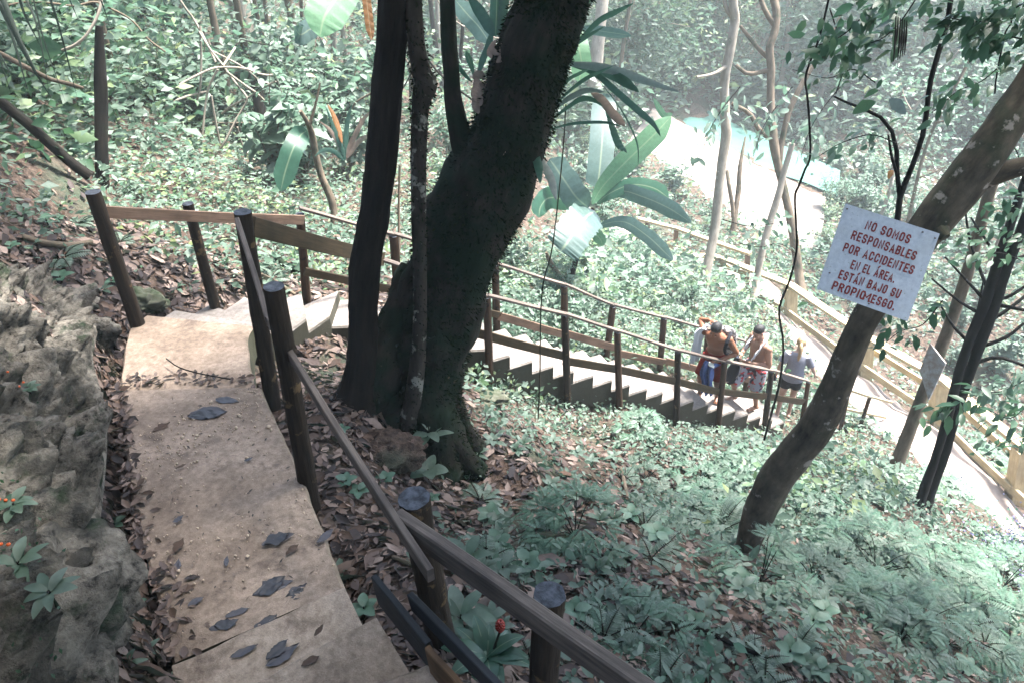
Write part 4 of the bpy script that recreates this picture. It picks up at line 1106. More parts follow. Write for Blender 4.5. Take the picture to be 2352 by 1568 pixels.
def boulder(label, u, v, r, sc=(1, 1, .7), seed=0, mat='rock', sink=.3, base=None):
    c = (G(u, v) if base is None else base) + np.array([0, 0, r * sc[2] * (1 - sink * 2) * .5])
    bm = bmesh.new(); bmesh.ops.create_icosphere(bm, subdivisions=5, radius=1)
    for x in bm.verts:
        q = Vector(x.co) * 1.6 + Vector((seed * 3.1, seed, 0))
        k = 1 + .35 * mnoise.fractal(q, .9, 2.1, 5) + .25 * (mnoise.voronoi(q * 1.2)[0][0] - .4)
        x.co = Vector((x.co.x * sc[0], x.co.y * sc[1], x.co.z * sc[2])) * (k * r)
    me = bpy.data.meshes.new('boulder'); bm.to_mesh(me); bm.free()
    me.materials.append(M[mat]); me.polygons.foreach_set('use_smooth', np.ones(len(me.polygons), bool))
    o = bpy.data.objects.new('boulder', me); COL.objects.link(o); o.location = tuple(c)
    return meta(o, label, 'rock')
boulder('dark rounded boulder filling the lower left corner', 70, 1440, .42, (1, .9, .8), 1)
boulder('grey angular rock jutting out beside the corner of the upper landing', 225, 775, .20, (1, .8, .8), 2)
boulder('mossy rock on the upper left bank behind the leftmost post', 330, 700, .2, (1.1, .8, .7), 3, 'mossrock')
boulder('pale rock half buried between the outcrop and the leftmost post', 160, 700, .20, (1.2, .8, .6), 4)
boulder('mossy stone in the leaf litter below the near railing', 1270, 1262, .20, (1.4, .7, .35), 5, 'mossrock', .42)
boulder('flat mossy stone right of the big tree roots', 1110, 915, .20, (1.3, .7, .4), 6, 'mossrock', .45)
boulder('brown earth mound at the foot of the slender trunk', 885, 1035, .26, (1.2, .9, .5), 7, 'ground', .4)
# ------------------------------------------------------------------ people on the stair
def stair_at(u, v, off):
    L_ = np.linalg.norm((B_ - A_)[:2]) / 16; dz = (B_[2] - A_[2]) / 16
    p = Pw(u, v, A_ + np.array([*(nf * off), 0]), nf)
    k = math.ceil(np.dot((p - A_)[:2], tf) / L_)
    p[2] = A_[2] + k * dz
    return p
class Fig:
    def __init__(s, base, fwd, k):
        f = np.array([fwd[0], fwd[1], 0.0]); f /= np.linalg.norm(f)
        s.B = np.asarray(base); s.F = f; s.X = np.cross(f, [0, 0, 1.0]); s.k = k
    def W(s, p):
        p = np.asarray(p, float) * s.k
        return s.B + p[..., 0:1] * s.X + p[..., 1:2] * s.F + p[..., 2:3] * np.array([0, 0, 1.0])
    def fuse(s, m, name, mat, root, voxel=.008, it=4):
        """merge overlapping forms into one continuous skin"""
        o = m.build('tmp', [])
        md = o.modifiers.new('r', 'REMESH'); md.mode = 'VOXEL'; md.voxel_size = voxel
        sm = o.modifiers.new('s', 'SMOOTH'); sm.iterations = it; sm.factor = .5
        dg = bpy.context.evaluated_depsgraph_get(); dg.update()
        me = bpy.data.meshes.new_from_object(o.evaluated_get(dg))
        bpy.data.objects.remove(o)
        V = np.zeros(len(me.vertices) * 3, np.float32); me.vertices.foreach_get('co', V)
        W3 = s.W(V.reshape(-1, 3)) - origin_of(root)
        me.vertices.foreach_set('co', W3.astype(np.float32).ravel())
        me.materials.clear(); me.materials.append(mat); me.name = name
        me.polygons.foreach_set('use_smooth', np.ones(len(me.polygons), bool)); me.update()
        r = bpy.data.objects.new(name, me); COL.objects.link(r); r.parent = root
        return fix_normals(r)
def loft(m, secs, n=22):
    """body sections (centre, half width, half depth, sideways direction)"""
    C = np.array([x[0] for x in secs], float); hw = np.array([x[1] for x in secs]); hd = np.array([x[2] for x in secs])
    k = 18
    z = smooth_path(np.column_stack([C, hw, hd]), k); C, hw, hd = z[:, :3], z[:, 3], z[:, 4]
    X = unit(np.array(secs[0][3] if len(secs[0]) > 3 else (1, 0, 0), float))
    t = unit(np.gradient(C, axis=0)); D = unit(np.cross(t, X))
    an = np.linspace(0, 2 * math.pi, n, endpoint=False)
    V = (C[:, None] + np.cos(an)[None, :, None] * (hw[:, None, None] * X) + np.sin(an)[None, :, None] * (hd[:, None, None] * D[:, None])).reshape(-1, 3)
    ix = np.arange(k * n).reshape(k, n)
    q = np.stack([ix[:-1], np.roll(ix[:-1], -1, 1), np.roll(ix[1:], -1, 1), ix[1:]], -1).reshape(-1, 4)
    F = [tuple(x) for x in q] + [tuple(ix[0][::-1]), tuple(ix[-1])]
    m.raw(V, F)
def ball(m, c, r, fw=None, up=None, nu=16, nv=10):
    c = np.asarray(c, float)
    fw = unit(np.array(fw if fw is not None else (0, 1, 0), float)); up = np.array(up if up is not None else (0, 0, 1), float)
    x = unit(np.cross(fw, up)); up = np.cross(x, fw)
    r = (r, r, r) if np.ndim(r) == 0 else r
    V = [c + up * r[2]]
    for i in range(1, nv):
        th = math.pi * i / nv
        for j in range(nu):
            ph = 2 * math.pi * j / nu
            V.append(c + x * r[0] * math.sin(th) * math.cos(ph) + fw * r[1] * math.sin(th) * math.sin(ph) + up * r[2] * math.cos(th))
    V.append(c - up * r[2]); F = []
    for j in range(nu):
        F.append((0, 1 + j, 1 + (j + 1) % nu))
        F.append((len(V) - 1, 1 + (nv - 2) * nu + (j + 1) % nu, 1 + (nv - 2) * nu + j))
    for i in range(nv - 2):
        for j in range(nu):
            a = 1 + i * nu + j; b = 1 + i * nu + (j + 1) % nu
            F.append((a, a + nu, b + nu, b))
    m.raw(V, F)
def arm(m, sh, el, wr, hd, curl=.6, thumb=1, fat=1.0):
    m.tube(smooth_path([np.array(sh), np.array(sh) * .4 + np.array(el) * .6, np.array(el), np.array(el) * .6 + np.array(wr) * .4, np.array(wr)], 16),
           np.interp(np.linspace(0, 1, 16), [0, .12, .3, .5, .62, 1], np.array([.052, .055, .048, .038, .042, .026]) * fat), 12)
    ball(m, sh, .06 * fat); ball(m, el, .04 * fat)
    wr = np.array(wr, float); h = unit(np.array(hd[0], float)); pn = unit(np.array(hd[1], float))     # finger direction, palm normal
    sx = unit(np.cross(h, pn))
    ball(m, wr + h * .045, (.020, .052, .038), h, sx)
    for j, (o, L) in enumerate(((-.028, .066), (-.010, .078), (.009, .074), (.027, .058))):
        a = wr + h * .082 + sx * o
        p = [a, a + h * L * .45 + pn * L * .12 * curl, a + h * L * (.8 - .25 * curl) + pn * L * .5 * curl, a + h * L * (.95 - .6 * curl) + pn * L * .85 * curl]
        m.tube(smooth_path(p, 8), np.linspace(.0095, .0078, 8), 8)
    a = wr + h * .03 - sx * .034 * thumb
    m.tube(smooth_path([a, a - sx * .03 * thumb + h * .025 + pn * .012, a - sx * .034 * thumb + h * .055 + pn * .03], 8), np.linspace(.012, .009, 8), 8)
def leg(m, hip, kn, an, toe, fat=1.0):
    hip, kn, an, toe = [np.array(x, float) for x in (hip, kn, an, toe)]
    m.tube(smooth_path([hip, hip * .5 + kn * .5, kn, kn * .62 + an * .38 + (kn - toe) * 0 + np.array([0, -.012, 0]), an], 20),
           np.interp(np.linspace(0, 1, 20), [0, .25, .45, .52, .66, .9, 1], np.array([.085, .080, .060, .056, .058, .038, .036]) * fat), 14)
    ball(m, kn + np.array([0, .012, 0]), .056 * fat)
    f = unit(toe - an); 
    heel = an + np.array([0, -.035, -.045]); ball(m, heel, (.036, .045, .04))
    m.tube([heel + [0, 0, .005], an * .5 + toe * .5 + [0, 0, -.012], toe], [.036, .038, .026], 12)
    ball(m, an, .04)
    sx = unit(np.cross(f, [0, 0, 1.0]))
    for j in range(5):
        p0 = toe + sx * (-.032 + .016 * j) * 1.0
        m.tube([p0 - f * .02, p0 + f * (.022 - .003 * abs(j - 1))], [.012, .009], 8)
def head(m, c, face, up, k=1.0):
    """skull, jaw, nose, lips, brow, ears; returns the frame"""
    face = unit(np.array(face, float)); x = unit(np.cross(face, np.array(up, float))); up = np.cross(x, face); c = np.array(c, float)
    T = lambda a, b, d: c + x * a * k + face * b * k + up * d * k
    ball(m, T(0, -.01, .02), (.076, .096, .098), face, up); ball(m, T(0, .035, -.055), (.055, .055, .062), face, up)
    ball(m, T(0, .062, -.092), (.026, .022, .022), face, up)
    m.tube([T(0, .088, .012), T(0, .108, -.018), T(0, .112, -.03)], [.010, .013, .015], 8)
    ball(m, T(0, .086, -.058), (.024, .012, .010), face, up); ball(m, T(0, .083, -.072), (.020, .011, .009), face, up)
    for s_ in (-1, 1):
        ball(m, T(.032 * s_, .080, .026), (.026, .012, .010), face, up)
        ball(m, T(.078 * s_, -.01, -.01), (.012, .022, .034), face, up)
        ball(m, T(.042 * s_, .066, -.022), (.026, .022, .024), face, up)
    return T, face, up, x
M['skin_tan'] = mat_plain('tanned_skin', (.19, .08, .042), .5, .35, .14, 14, .05)
M['skin_fair'] = mat_plain('fair_skin', (.28, .155, .105), .5, .35, .1, 14, .05)
M['skin_pale'] = mat_plain('pale_skin', (.34, .215, .165), .5, .35, .1, 14, .05)
M['hair_black'] = mat_plain('short_black_hair', (.012, .011, .011), .6, .4, .5, 120, .6)
M['hair_blond'] = mat_plain('blond_hair', (.27, .19, .10), .5, .4, .3, 90, .6)
M['eye'] = mat_plain('dark_eyes', (.02, .015, .012), .2, .5, .1, 50, 0)
M['red_cloth'] = mat_plain('red_shorts_cloth', (.16, .008, .005), .8, .2, .25, 25, .2)
M['grey_cloth'] = mat_plain('grey_jersey', (.17, .175, .205), .9, .1, .1, 40, .2)
M['black_cloth'] = mat_plain('black_cloth', (.010, .010, .014), .8, .2, .3, 30, .2)
M['blue_cloth'] = mat_plain('blue_denim_cloth', (.075, .11, .26), .9, .1, .25, 20, .3)
M['towel'] = mat_plain('white_towelling', (.52, .53, .55), .95, .1, .08, 90, .5)
M['strap_grey2'] = mat_plain('grey_strap', (.25, .23, .21), .7, .2, .1, 40, .1)
M['phone'] = mat_plain('dark_phone_case', (.02, .025, .035), .25, .5, .1, 30, 0)
M['phone_pale'] = mat_plain('pale_phone_back', (.42, .42, .36), .35, .5, .1, 30, 0)
def mat_print(name, base, cols, sc):
    m_, nt, b, out = node_mat(name)
    ob = N(nt, 'ShaderNodeTexCoord').outputs['Object']
    col = None
    for i, (c, th) in enumerate(cols):
        f = noise_tex(nt, ob, sc * (1 + .3 * i), 2, .4, (1, 1, 1.001 + i * .2))
        col = mixc(nt, ramp(nt, f, [(th, (0, 0, 0)), (th + .03, (1, 1, 1))]).outputs[0], base if col is None else col, c)
    nt.links.new(col, b.inputs['Base Color']); b.inputs['Roughness'].default_value = .85
    return m_
M['floral'] = mat_print('floral_print_cloth', (.32, .32, .36), [((.05, .035, .05), .53), ((.45, .02, .02), .60)], 11)
M['camo'] = mat_print('grey_patterned_canvas', (.21, .19, .18), [((.02, .018, .018), .52), ((.32, .3, .28), .60)], 14)
M['khaki'] = mat_plain('khaki_canvas', (.20, .17, .10), .9, .1, .2, 20, .2)

def eyes(root, fig, T):
    for s_ in (-1, 1):
        m = MB(); ball(m, T(.032 * s_, .083, .008), .011); 
        V = fig.W(np.concatenate(m.V)); m.V = [V]
        m.build('eye', M['eye'], root)
def world_build(m, fig, name, mat, root=None, origin=None, **kw):
    m.V = [fig.W(v) for v in m.V]
    return m.build(name, mat, root, origin, **kw)
def drape_mb(path, wv, w, folds=3, amp=.02, n=22, k=18, seed=0, flare=1.0):
    """hanging cloth with folds, given thickness"""
    p = smooth_path(path, n); wv = unit(np.array(wv, float)); t = unit(np.gradient(p, axis=0)); nn = unit(np.cross(t, wv))
    V = []; 
    for sgn in (1, -1):
        for i in range(n):
            for j in range(k):
                a = j / (k - 1) - .5
                ww = w * (1 + (flare - 1) * i / n) * (1 + .12 * math.sin(i * .7 + seed))
                V.append(p[i] + wv * a * ww + nn[i] * (amp * math.sin(a * folds * 6.28 + seed + i * .12) + amp * .4 * math.sin(i * .9 + j * .5) + sgn * .006))
    ix = np.arange(n * k).reshape(n, k); q = np.stack([ix[:-1, :-1], ix[:-1, 1:], ix[1:, 1:], ix[1:, :-1]], -1).reshape(-1, 4)
    F = [tuple(x) for x in q] + [tuple(x + n * k)[::-1] for x in q]
    bd = list(ix[0, :]) + list(ix[1:, -1]) + list(ix[-1, :-1][::-1]) + list(ix[1:-1, 0][::-1])
    F += [(bd[i], bd[i] + n * k, bd[(i + 1) % len(bd)] + n * k, bd[(i + 1) % len(bd)]) for i in range(len(bd))]
    m = MB(); m.raw(V, F); return m

# --- man in red shorts, stooping, looking down, facing the viewer
f1 = Fig(stair_at(1630, 877, .30), (-.50, -.87), .99)
MAN1 = thing('person', 'shirtless man in red shorts climbing with his head bowed, leftmost of the three people', 'person', f1.B)
m = MB()
loft(m, [((0, -.02, .84), .15, .105), ((0, .0, .95), .155, .11), ((0, .04, 1.08), .135, .095), ((0, .12, 1.24), .165, .112), ((0, .19, 1.36), .165, .10), ((0, .235, 1.43), .075, .065), ((0, .27, 1.49), .055, .055)])
T, fc, up, hx = head(m, (0, .325, 1.56), (.12, .84, -.53), (0, .53, .84))
m.tube([(0, .22, 1.42), (0, .31, 1.52)], [.058, .055], 12)
arm(m, (-.195, .17, 1.36), (-.33, .10, 1.11), (-.10, .33, 1.01), ((.8, .35, -.35), (.2, -.3, -.9)), .8, -1)
arm(m, (.195, .17, 1.37), (.33, -.04, 1.42), (.16, .06, 1.53), ((-.85, .4, .2), (0, -.2, -1)), .6, 1)
leg(m, (.09, -.02, .88), (.13, .15, .50), (.12, .02, .085), (.14, .17, .03))
leg(m, (-.09, -.02, .88), (-.14, .13, .48), (-.15, -.06, .085), (-.18, .09, .03))
f1.fuse(m, 'body', M['skin_tan'], MAN1, .0075)
m = MB(); ball(m, T(0, -.022, .045), (.083, .100, .092), fc, up); f1.fuse(m, 'hair', M['hair_black'], MAN1, .008, 2)
eyes(MAN1, f1, T)
m = MB()
loft(m, [((0, -.02, .78), .165, .125), ((0, -.01, .90), .168, .125), ((0, .01, .985), .155, .115)])
m.tube(smooth_path([(.09, -.01, .86), (.115, .07, .68), (.13, .125, .53)], 10), np.linspace(.108, .112, 10), 16)
m.tube(smooth_path([(-.09, -.01, .86), (-.12, .06, .68), (-.14, .11, .51)], 10), np.linspace(.108, .112, 10), 16)
f1.fuse(m, 'shorts', M['red_cloth'], MAN1, .01)
CLB = drape_mb([(-.06, .36, 1.0), (-.02, .40, .93), (0, .38, .8), (-.02, .36, .62), (-.05, .34, .42), (-.06, .33, .34)], (1, .1, 0), .22, 2.2, .035, seed=1, flare=.7)
world_build(CLB, f1, 'blue_cloth', M['blue_cloth'], None, f1.W((-.03, .37, .7)), label='crumpled blue cloth hanging from the hands of the man in red shorts', cat='cloth')
TW1 = drape_mb([(.14, .10, 1.45), (.18, .20, 1.49), (.235, .26, 1.42), (.25, .27, 1.25), (.26, .25, 1.0), (.27, .24, .78)], (.35, .9, 0), .26, 2, .02, seed=2, flare=.85)
world_build(TW1, f1, 'towel', M['towel'], None, f1.W((.25, .27, 1.2)), label='white towel hanging over the shoulder of the man in red shorts', cat='towel')
ph = MB(); ph.beam((-.10, .42, .985), (-.02, .46, 1.03), .07, .012, (0, .5, 1), bev=.003)
world_build(ph, f1, 'phone', M['phone_pale'], None, f1.W((-.06, .44, 1.0)), label='pale phone held above the blue cloth', cat='phone')
BP = thing('backpack', 'grey patterned backpack with a black strap on the back of the man in red shorts', 'backpack', f1.W((-.1, -.12, 1.2)))
m = MB(); loft(m, [((-.10, -.08, .92), .12, .09), ((-.10, -.11, 1.02), .165, .115), ((-.10, -.07, 1.2), .17, .12), ((-.10, .0, 1.38), .14, .09), ((-.10, .03, 1.44), .08, .05)]); f1.fuse(m, 'bag', M['camo'], BP, .01)
m = MB(); loft(m, [((-.13, -.20, .92), .10, .04), ((-.13, -.22, 1.0), .13, .055), ((-.13, -.215, 1.1), .11, .03)]); f1.fuse(m, 'pocket', M['khaki'], BP, .008)
m = MB(); m.tube(smooth_path([(-.17, .02, 1.40), (-.19, .14, 1.44), (-.185, .26, 1.36), (-.18, .27, 1.22), (-.20, .17, 1.08), (-.2, .02, 1.0)], 18), [.03] * 18, 10, ell=.5); f1.fuse(m, 'strap', M['black_cloth'], BP, .008)

# --- man in floral shorts, seen from his left side, reading a phone
f2 = Fig(stair_at(1728, 888, .32), (-.93, -.37), 1.0)
MAN2 = thing('person', 'shirtless man in floral shorts looking down at a phone, middle of the three people', 'person', f2.B)
m = MB()
loft(m, [((0, 0, .86), .155, .12), ((0, .01, .98), .165, .135), ((0, .03, 1.10), .155, .13), ((0, .05, 1.26), .175, .13), ((0, .06, 1.38), .165, .105), ((0, .075, 1.45), .08, .07), ((0, .10, 1.51), .06, .06)])
T, fc, up, hx = head(m, (0, .145, 1.595), (0, .86, -.50), (0, .50, .86))
m.tube([(0, .07, 1.45), (0, .14, 1.56)], [.064, .06], 12)
arm(m, (-.20, .05, 1.37), (-.27, .03, 1.08), (-.10, .30, 1.10), ((.65, .7, .05), (.6, -.6, .3)), .7, 1, 1.08)
arm(m, (.20, .05, 1.37), (.26, .10, 1.10), (.07, .34, 1.13), ((-.6, .75, .05), (-.6, -.6, .3)), .7, -1, 1.08)
leg(m, (.09, .0, .90), (.11, .34, .60), (.10, .26, .23), (.10, .42, .18), 1.05)
leg(m, (-.09, 0, .90), (-.11, .06, .48), (-.12, -.06, .085), (-.13, .10, .03), 1.05)
f2.fuse(m, 'body', M['skin_fair'], MAN2, .0075)
m = MB(); ball(m, T(0, -.022, .045), (.081, .098, .090), fc, up); f2.fuse(m, 'hair', M['hair_black'], MAN2, .008, 2)
eyes(MAN2, f2, T)
m = MB()
loft(m, [((0, 0, .80), .17, .14), ((0, .005, .92), .175, .145), ((0, .015, 1.01), .168, .14)])
m.tube(smooth_path([(.09, .02, .88), (.105, .19, .74), (.115, .37, .575)], 10), np.linspace(.122, .142, 10), 16)
m.tube(smooth_path([(-.09, .0, .88), (-.11, .03, .68), (-.115, .06, .50)], 10), np.linspace(.115, .125, 10), 16)
f2.fuse(m, 'shorts', M['floral'], MAN2, .01)
TW2 = drape_mb([(-.10, .23, 1.16), (-.13, .20, 1.30), (-.115, .10, 1.44), (0, -.02, 1.49), (.115, .10, 1.44), (.13, .19, 1.32), (.11, .22, 1.22)], (0, -.5, .5), .12, 1.5, .012, n=40, seed=3)
world_build(TW2, f2, 'towel', M['towel'], None, f2.W((0, .05, 1.4)), label='pale towel slung round the neck of the man in floral shorts', cat='towel')
ph = MB(); ph.beam((.02, .40, 1.15), (.0, .50, 1.20), .075, .012, (0, -.5, 1), bev=.003)
world_build(ph, f2, 'phone', M['phone'], None, f2.W((.01, .45, 1.18)), label='dark phone held up by the man in floral shorts', cat='phone')
BG = thing('shoulder_bag', 'black cloth bag with a grey strap hanging in front of the man in floral shorts', 'bag', f2.W((.05, .42, .8)))
m = MB(); loft(m, [((.05, .40, 1.16), .04, .035), ((.05, .41, 1.06), .07, .05), ((.05, .43, .92), .10, .07), ((.05, .50, .74), .13, .085), ((.05, .54, .66), .09, .06)]); f2.fuse(m, 'bag', M['black_cloth'], BG, .01)
m = MB(); m.tube(smooth_path([(-.09, .36, 1.10), (-.08, .40, 1.0), (-.07, .42, .86), (-.05, .52, .76), (0, .60, .70)], 16), [.011] * 16, 8); f2.fuse(m, 'strap', M['strap_grey2'], BG, .005, 1)

# --- woman seen from behind
f3 = Fig(stair_at(1800, 938, .34), (.34, .94), .97)
WOM = thing('person', 'blond woman in a grey tee and black shorts walking away, rightmost of the three people', 'person', f3.B)
m = MB()
loft(m, [((0, 0, .86), .165, .115), ((0, 0, .96), .165, .115), ((0, .015, 1.10), .13, .095), ((0, .04, 1.24), .15, .11), ((0, .06, 1.36), .145, .09), ((0, .075, 1.425), .065, .06), ((0, .09, 1.48), .05, .05)])
T, fc, up, hx = head(m, (0, .13, 1.555), (.1, .88, -.45), (0, .45, .88), .97)
m.tube([(0, .07, 1.43), (0, .12, 1.53)], [.052, .05], 12)
arm(m, (.175, .055, 1.345), (.30, .02, 1.12), (.36, .16, .95), ((.3, .5, -.8), (-.9, 0, -.2)), .5, -1, .9)
arm(m, (-.175, .055, 1.345), (-.26, .0, 1.09), (-.27, .10, .86), ((0, .2, -1), (.9, 0, 0)), .8, 1, .9)
leg(m, (.085, 0, .88), (.10, .06, .48), (.10, -.04, .085), (.11, .12, .03), .98)
leg(m, (-.085, 0, .88), (-.10, .0, .46), (-.10, -.14, .085), (-.11, .02, .03), .98)
f3.fuse(m, 'body', M['skin_pale'], WOM, .0075)
m = MB(); ball(m, T(0, -.03, .030), (.084, .098, .100), fc, up); ball(m, T(0, -.10, .01), (.04, .035, .04), fc, up)
m.tube(smooth_path([T(0, -.11, .02), T(.01, -.15, -.05), T(.02, -.14, -.16), T(.015, -.10, -.27), T(.01, -.08, -.33)], 14), np.interp(np.linspace(0, 1, 14), [0, .3, .7, 1], [.022, .036, .03, .008]), 12)
f3.fuse(m, 'hair', M['hair_blond'], WOM, .007, 2)
m = MB(); m.tube([T(0, -.10, .015), T(.003, -.125, .0)], [.03, .03], 12); f3.fuse(m, 'hair_tie', M['black_cloth'], WOM, .006, 1)
eyes(WOM, f3, T)
m = MB()
loft(m, [((0, 0, .845), .185, .14), ((0, .0, .97), .18, .132), ((0, .015, 1.10), .155, .118), ((0, .04, 1.25), .168, .125), ((0, .06, 1.36), .155, .10), ((0, .07, 1.41), .08, .07)])
m.tube([(.16, .055, 1.36), (.215, .04, 1.27), (.265, .028, 1.18)], [.075, .078, .075], 14); m.tube([(-.16, .055, 1.36), (-.205, .04, 1.27), (-.24, .02, 1.17)], [.075, .078, .075], 14)
f3.fuse(m, 'tee_shirt', M['grey_cloth'], WOM, .009)
m = MB()
loft(m, [((0, 0, .76), .168, .122), ((0, 0, .90), .176, .128), ((0, 0, .96), .172, .125)])
m.tube([(.085, .0, .85), (.092, .02, .66)], [.102, .098], 16); m.tube([(-.085, .0, .85), (-.092, 0, .65)], [.102, .098], 16)
f3.fuse(m, 'shorts', M['black_cloth'], WOM, .009)
sh = MB(); sh.tube(smooth_path([(-.28, .12, .82), (-.29, .17, .72), (-.29, .15, .62)], 10), np.linspace(.02, .05, 10), 10, ell=.5)
world_build(sh, f3, 'dark_sandals', M['black_cloth'], None, f3.W((-.28, .14, .72)), label='dark sandals dangling from the left hand of the blond woman', cat='sandals')
# ------------------------------------------------------------------ fast ground lookup for the vegetation
def gzf(x, y):
    x = np.clip(x, gx[0], gx[-1]); y = np.clip(y, gy[0], gy[-1])
    i = np.clip(np.searchsorted(gx, x) - 1, 0, n1 - 2); j = np.clip(np.searchsorted(gy, y) - 1, 0, n2 - 2)
    fx = (x - gx[i]) / (gx[i+1] - gx[i]); fy = (y - gy[j]) / (gy[j+1] - gy[j])
    return GZ[j, i] * (1-fx) * (1-fy) + GZ[j, i+1] * fx * (1-fy) + GZ[j+1, i] * (1-fx) * fy + GZ[j+1, i+1] * fx * fy
def Gv(u, v, dmax=75):
    out = np.zeros((len(u), 3)); ok = np.zeros(len(u), bool)
    T_ = np.concatenate([np.linspace(1.8, 16, 150), np.linspace(16.2, dmax, 130)])
    for i in range(0, len(u), 8000):
        uu, vv = u[i:i+8000], v[i:i+8000]
        a, b = (uu - CX) / FPX, (vv - CY) / FPX
        r = np.stack([a, CT - b * ST, -(ST + b * CT)], -1)
        p = r[:, None] * T_[None, :, None]; p[..., 2] += CAMZ
        h = p[..., 2] - gzf(p[..., 0], p[..., 1])
        k = np.argmax(h < 0, axis=1); good = (h[np.arange(len(k)), k] < 0) & (k > 0)
        k = np.maximum(k, 1); ar = np.arange(len(k))
        h0, h1 = h[ar, k-1], h[ar, k]; f = np.clip(h0 / (h0 - h1 + 1e-9), 0, 1)
        q = p[ar, k-1] + (p[ar, k] - p[ar, k-1]) * f[:, None]
        out[i:i+8000] = q; ok[i:i+8000] = good
    out[:, 2] = gzf(out[:, 0], out[:, 1])
    return out, ok
def clear_of(p, stairs=True, path=True, river=True, margin=0.0):
    k = np.ones(len(p), bool)
    if stairs:
        for s_ in SLABS: k &= ~inpoly(p[:, 0], p[:, 1], grow(s_, margin))
    if path:
        for s_ in PATHPOLY: k &= ~inpoly(p[:, 0], p[:, 1], s_)
    if river: k &= ~inpoly(p[:, 0], p[:, 1], RIVPOLY)
    return k
def gnormal(p, e=.08):
    zx = (gzf(p[:, 0] + e, p[:, 1]) - gzf(p[:, 0] - e, p[:, 1])) / (2 * e)
    zy = (gzf(p[:, 0], p[:, 1] + e) - gzf(p[:, 0], p[:, 1] - e)) / (2 * e)
    return unit(np.stack([-zx, -zy, np.ones(len(p))], -1))
def view_scatter(n, u0, u1, v0, v1, jit=.05, spread=1.0, **kw):
    """spots on the ground seen from about here, shaken so that they do not depend on this exact viewpoint"""
    u = rng.uniform(u0, u1, n); v = rng.uniform(v0, v1, n)
    p, ok = Gv(u, v); p = p[ok]
    d = np.linalg.norm(p - [0, 0, CAMZ], axis=1)
    p[:, :2] += rng.normal(size=(len(p), 2)) * (jit * d)[:, None] * spread
    p[:, 2] = gzf(p[:, 0], p[:, 1])
    return p[clear_of(p, **kw)]
def pnoise(p, f, seed=0.0):
    x, y = p[:, 0] * f + seed, p[:, 1] * f - seed
    return (np.sin(x * 1.0 + 1.7 * np.sin(y * .8 + seed)) + np.sin(y * 1.3 + 1.3 * np.sin(x * .9)) + .6 * np.sin(2.1 * x + 1.9 * y + seed)) / 2.6

# ------------------------------------------------------------------ leaf litter
def litter(name, p, L, lift=.012):
    n = len(p); nn = gnormal(p)
    d = unit(np.cross(nn, rdir(n)))
    nn2 = unit(nn + rng.normal(size=(n, 3)) * .38)
    b = MB(); h = rng.random(n) < .5
    l = L * np.exp(rng.normal(size=n) * .35)
    w = l * rng.uniform(.32, .6, n)
    q = p + nn * (lift + rng.random((n, 1)) * .03) - d * (l / 2)[:, None]
    leaf_cloud(b, q[h], d[h], nn2[h], l[h], w[h], 'curl'); leaf_cloud(b, q[~h], d[~h], nn2[~h], l[~h], w[~h], 'curl2')
    return b.build(name, M['litter'], kind='stuff')
p = view_scatter(15000, -300, 2450, 520, 1700, .03)
d = np.linalg.norm(p - [0, 0, CAMZ], axis=1)
p = p[(d < 13)]
litter('leaf_litter', p, .085)
p = view_scatter(6000, -200, 900, 500, 1000, .03)
litter('leaf_litter', p, .10)
p = view_scatter(3800, 60, 420, 880, 1640, .02)
litter('leaf_litter', p, .075)
p = view_scatter(4000, 560, 1500, 850, 1640, .02)
litter('leaf_litter', p, .085)
# fine bits lying on the landing
b = MB()
def on_slab(n, sl=None):
    poly = SLABS[0]; xs = [q[0] for q in poly]; ys = [q[1] for q in poly]
    x = rng.uniform(min(xs), max(xs), n); y = rng.uniform(min(ys), max(ys), n)
    k = inpoly(x, y, [c for c in grow(poly, -.03)]); x, y = x[k], y[k]
    l = np.array(L1l); r = np.array(L1r); c = np.vstack([l, r])
    A3 = np.column_stack([np.ones(len(c)), c[:, :2]]); co = np.linalg.lstsq(A3, c[:, 2], rcond=None)[0]
    return np.stack([x, y, co[0] + co[1] * x + co[2] * y], -1), co
q, SLC = on_slab(5200)
q = q[pnoise(q, 3.0, 2) + .5 * rng.normal(size=len(q)) > .35]
for pt in q[:1100]:
    r_ = float(np.exp(rng.normal() * .5) * .0045)
    ball(b, pt + [0, 0, .006], (r_, r_ * rng.uniform(.7, 1.3), r_ * .7), rdir(1)[0], None, 6, 4)
M['grit'] = mat_plain('pale_grit', (.42, .33, .24), .9, .2, .3, 90, 0)
b.build('grit', M['grit'], kind='stuff')
b = MB(); q2, _ = on_slab(420); n = len(q2)
leaf_cloud(b, q2 + [0, 0, .007], unit(rdir(n) * [1, 1, .1]), [0, 0, 1], rng.uniform(.012, .05, n), rng.uniform(.004, .015, n), 'small')
b.build('leaf_crumbs', M['litter'], kind='stuff')
def slab_pt(u, v, z0=-3.6):
    o = np.array([0, 0, CAMZ]); r = P(u, v, 1.0) - o
    co = SLC
    k = (co[0] + co[1] * o[0] + co[2] * o[1] - o[2]) / (r[2] - co[1] * r[0] - co[2] * r[1])
    return o + r * k
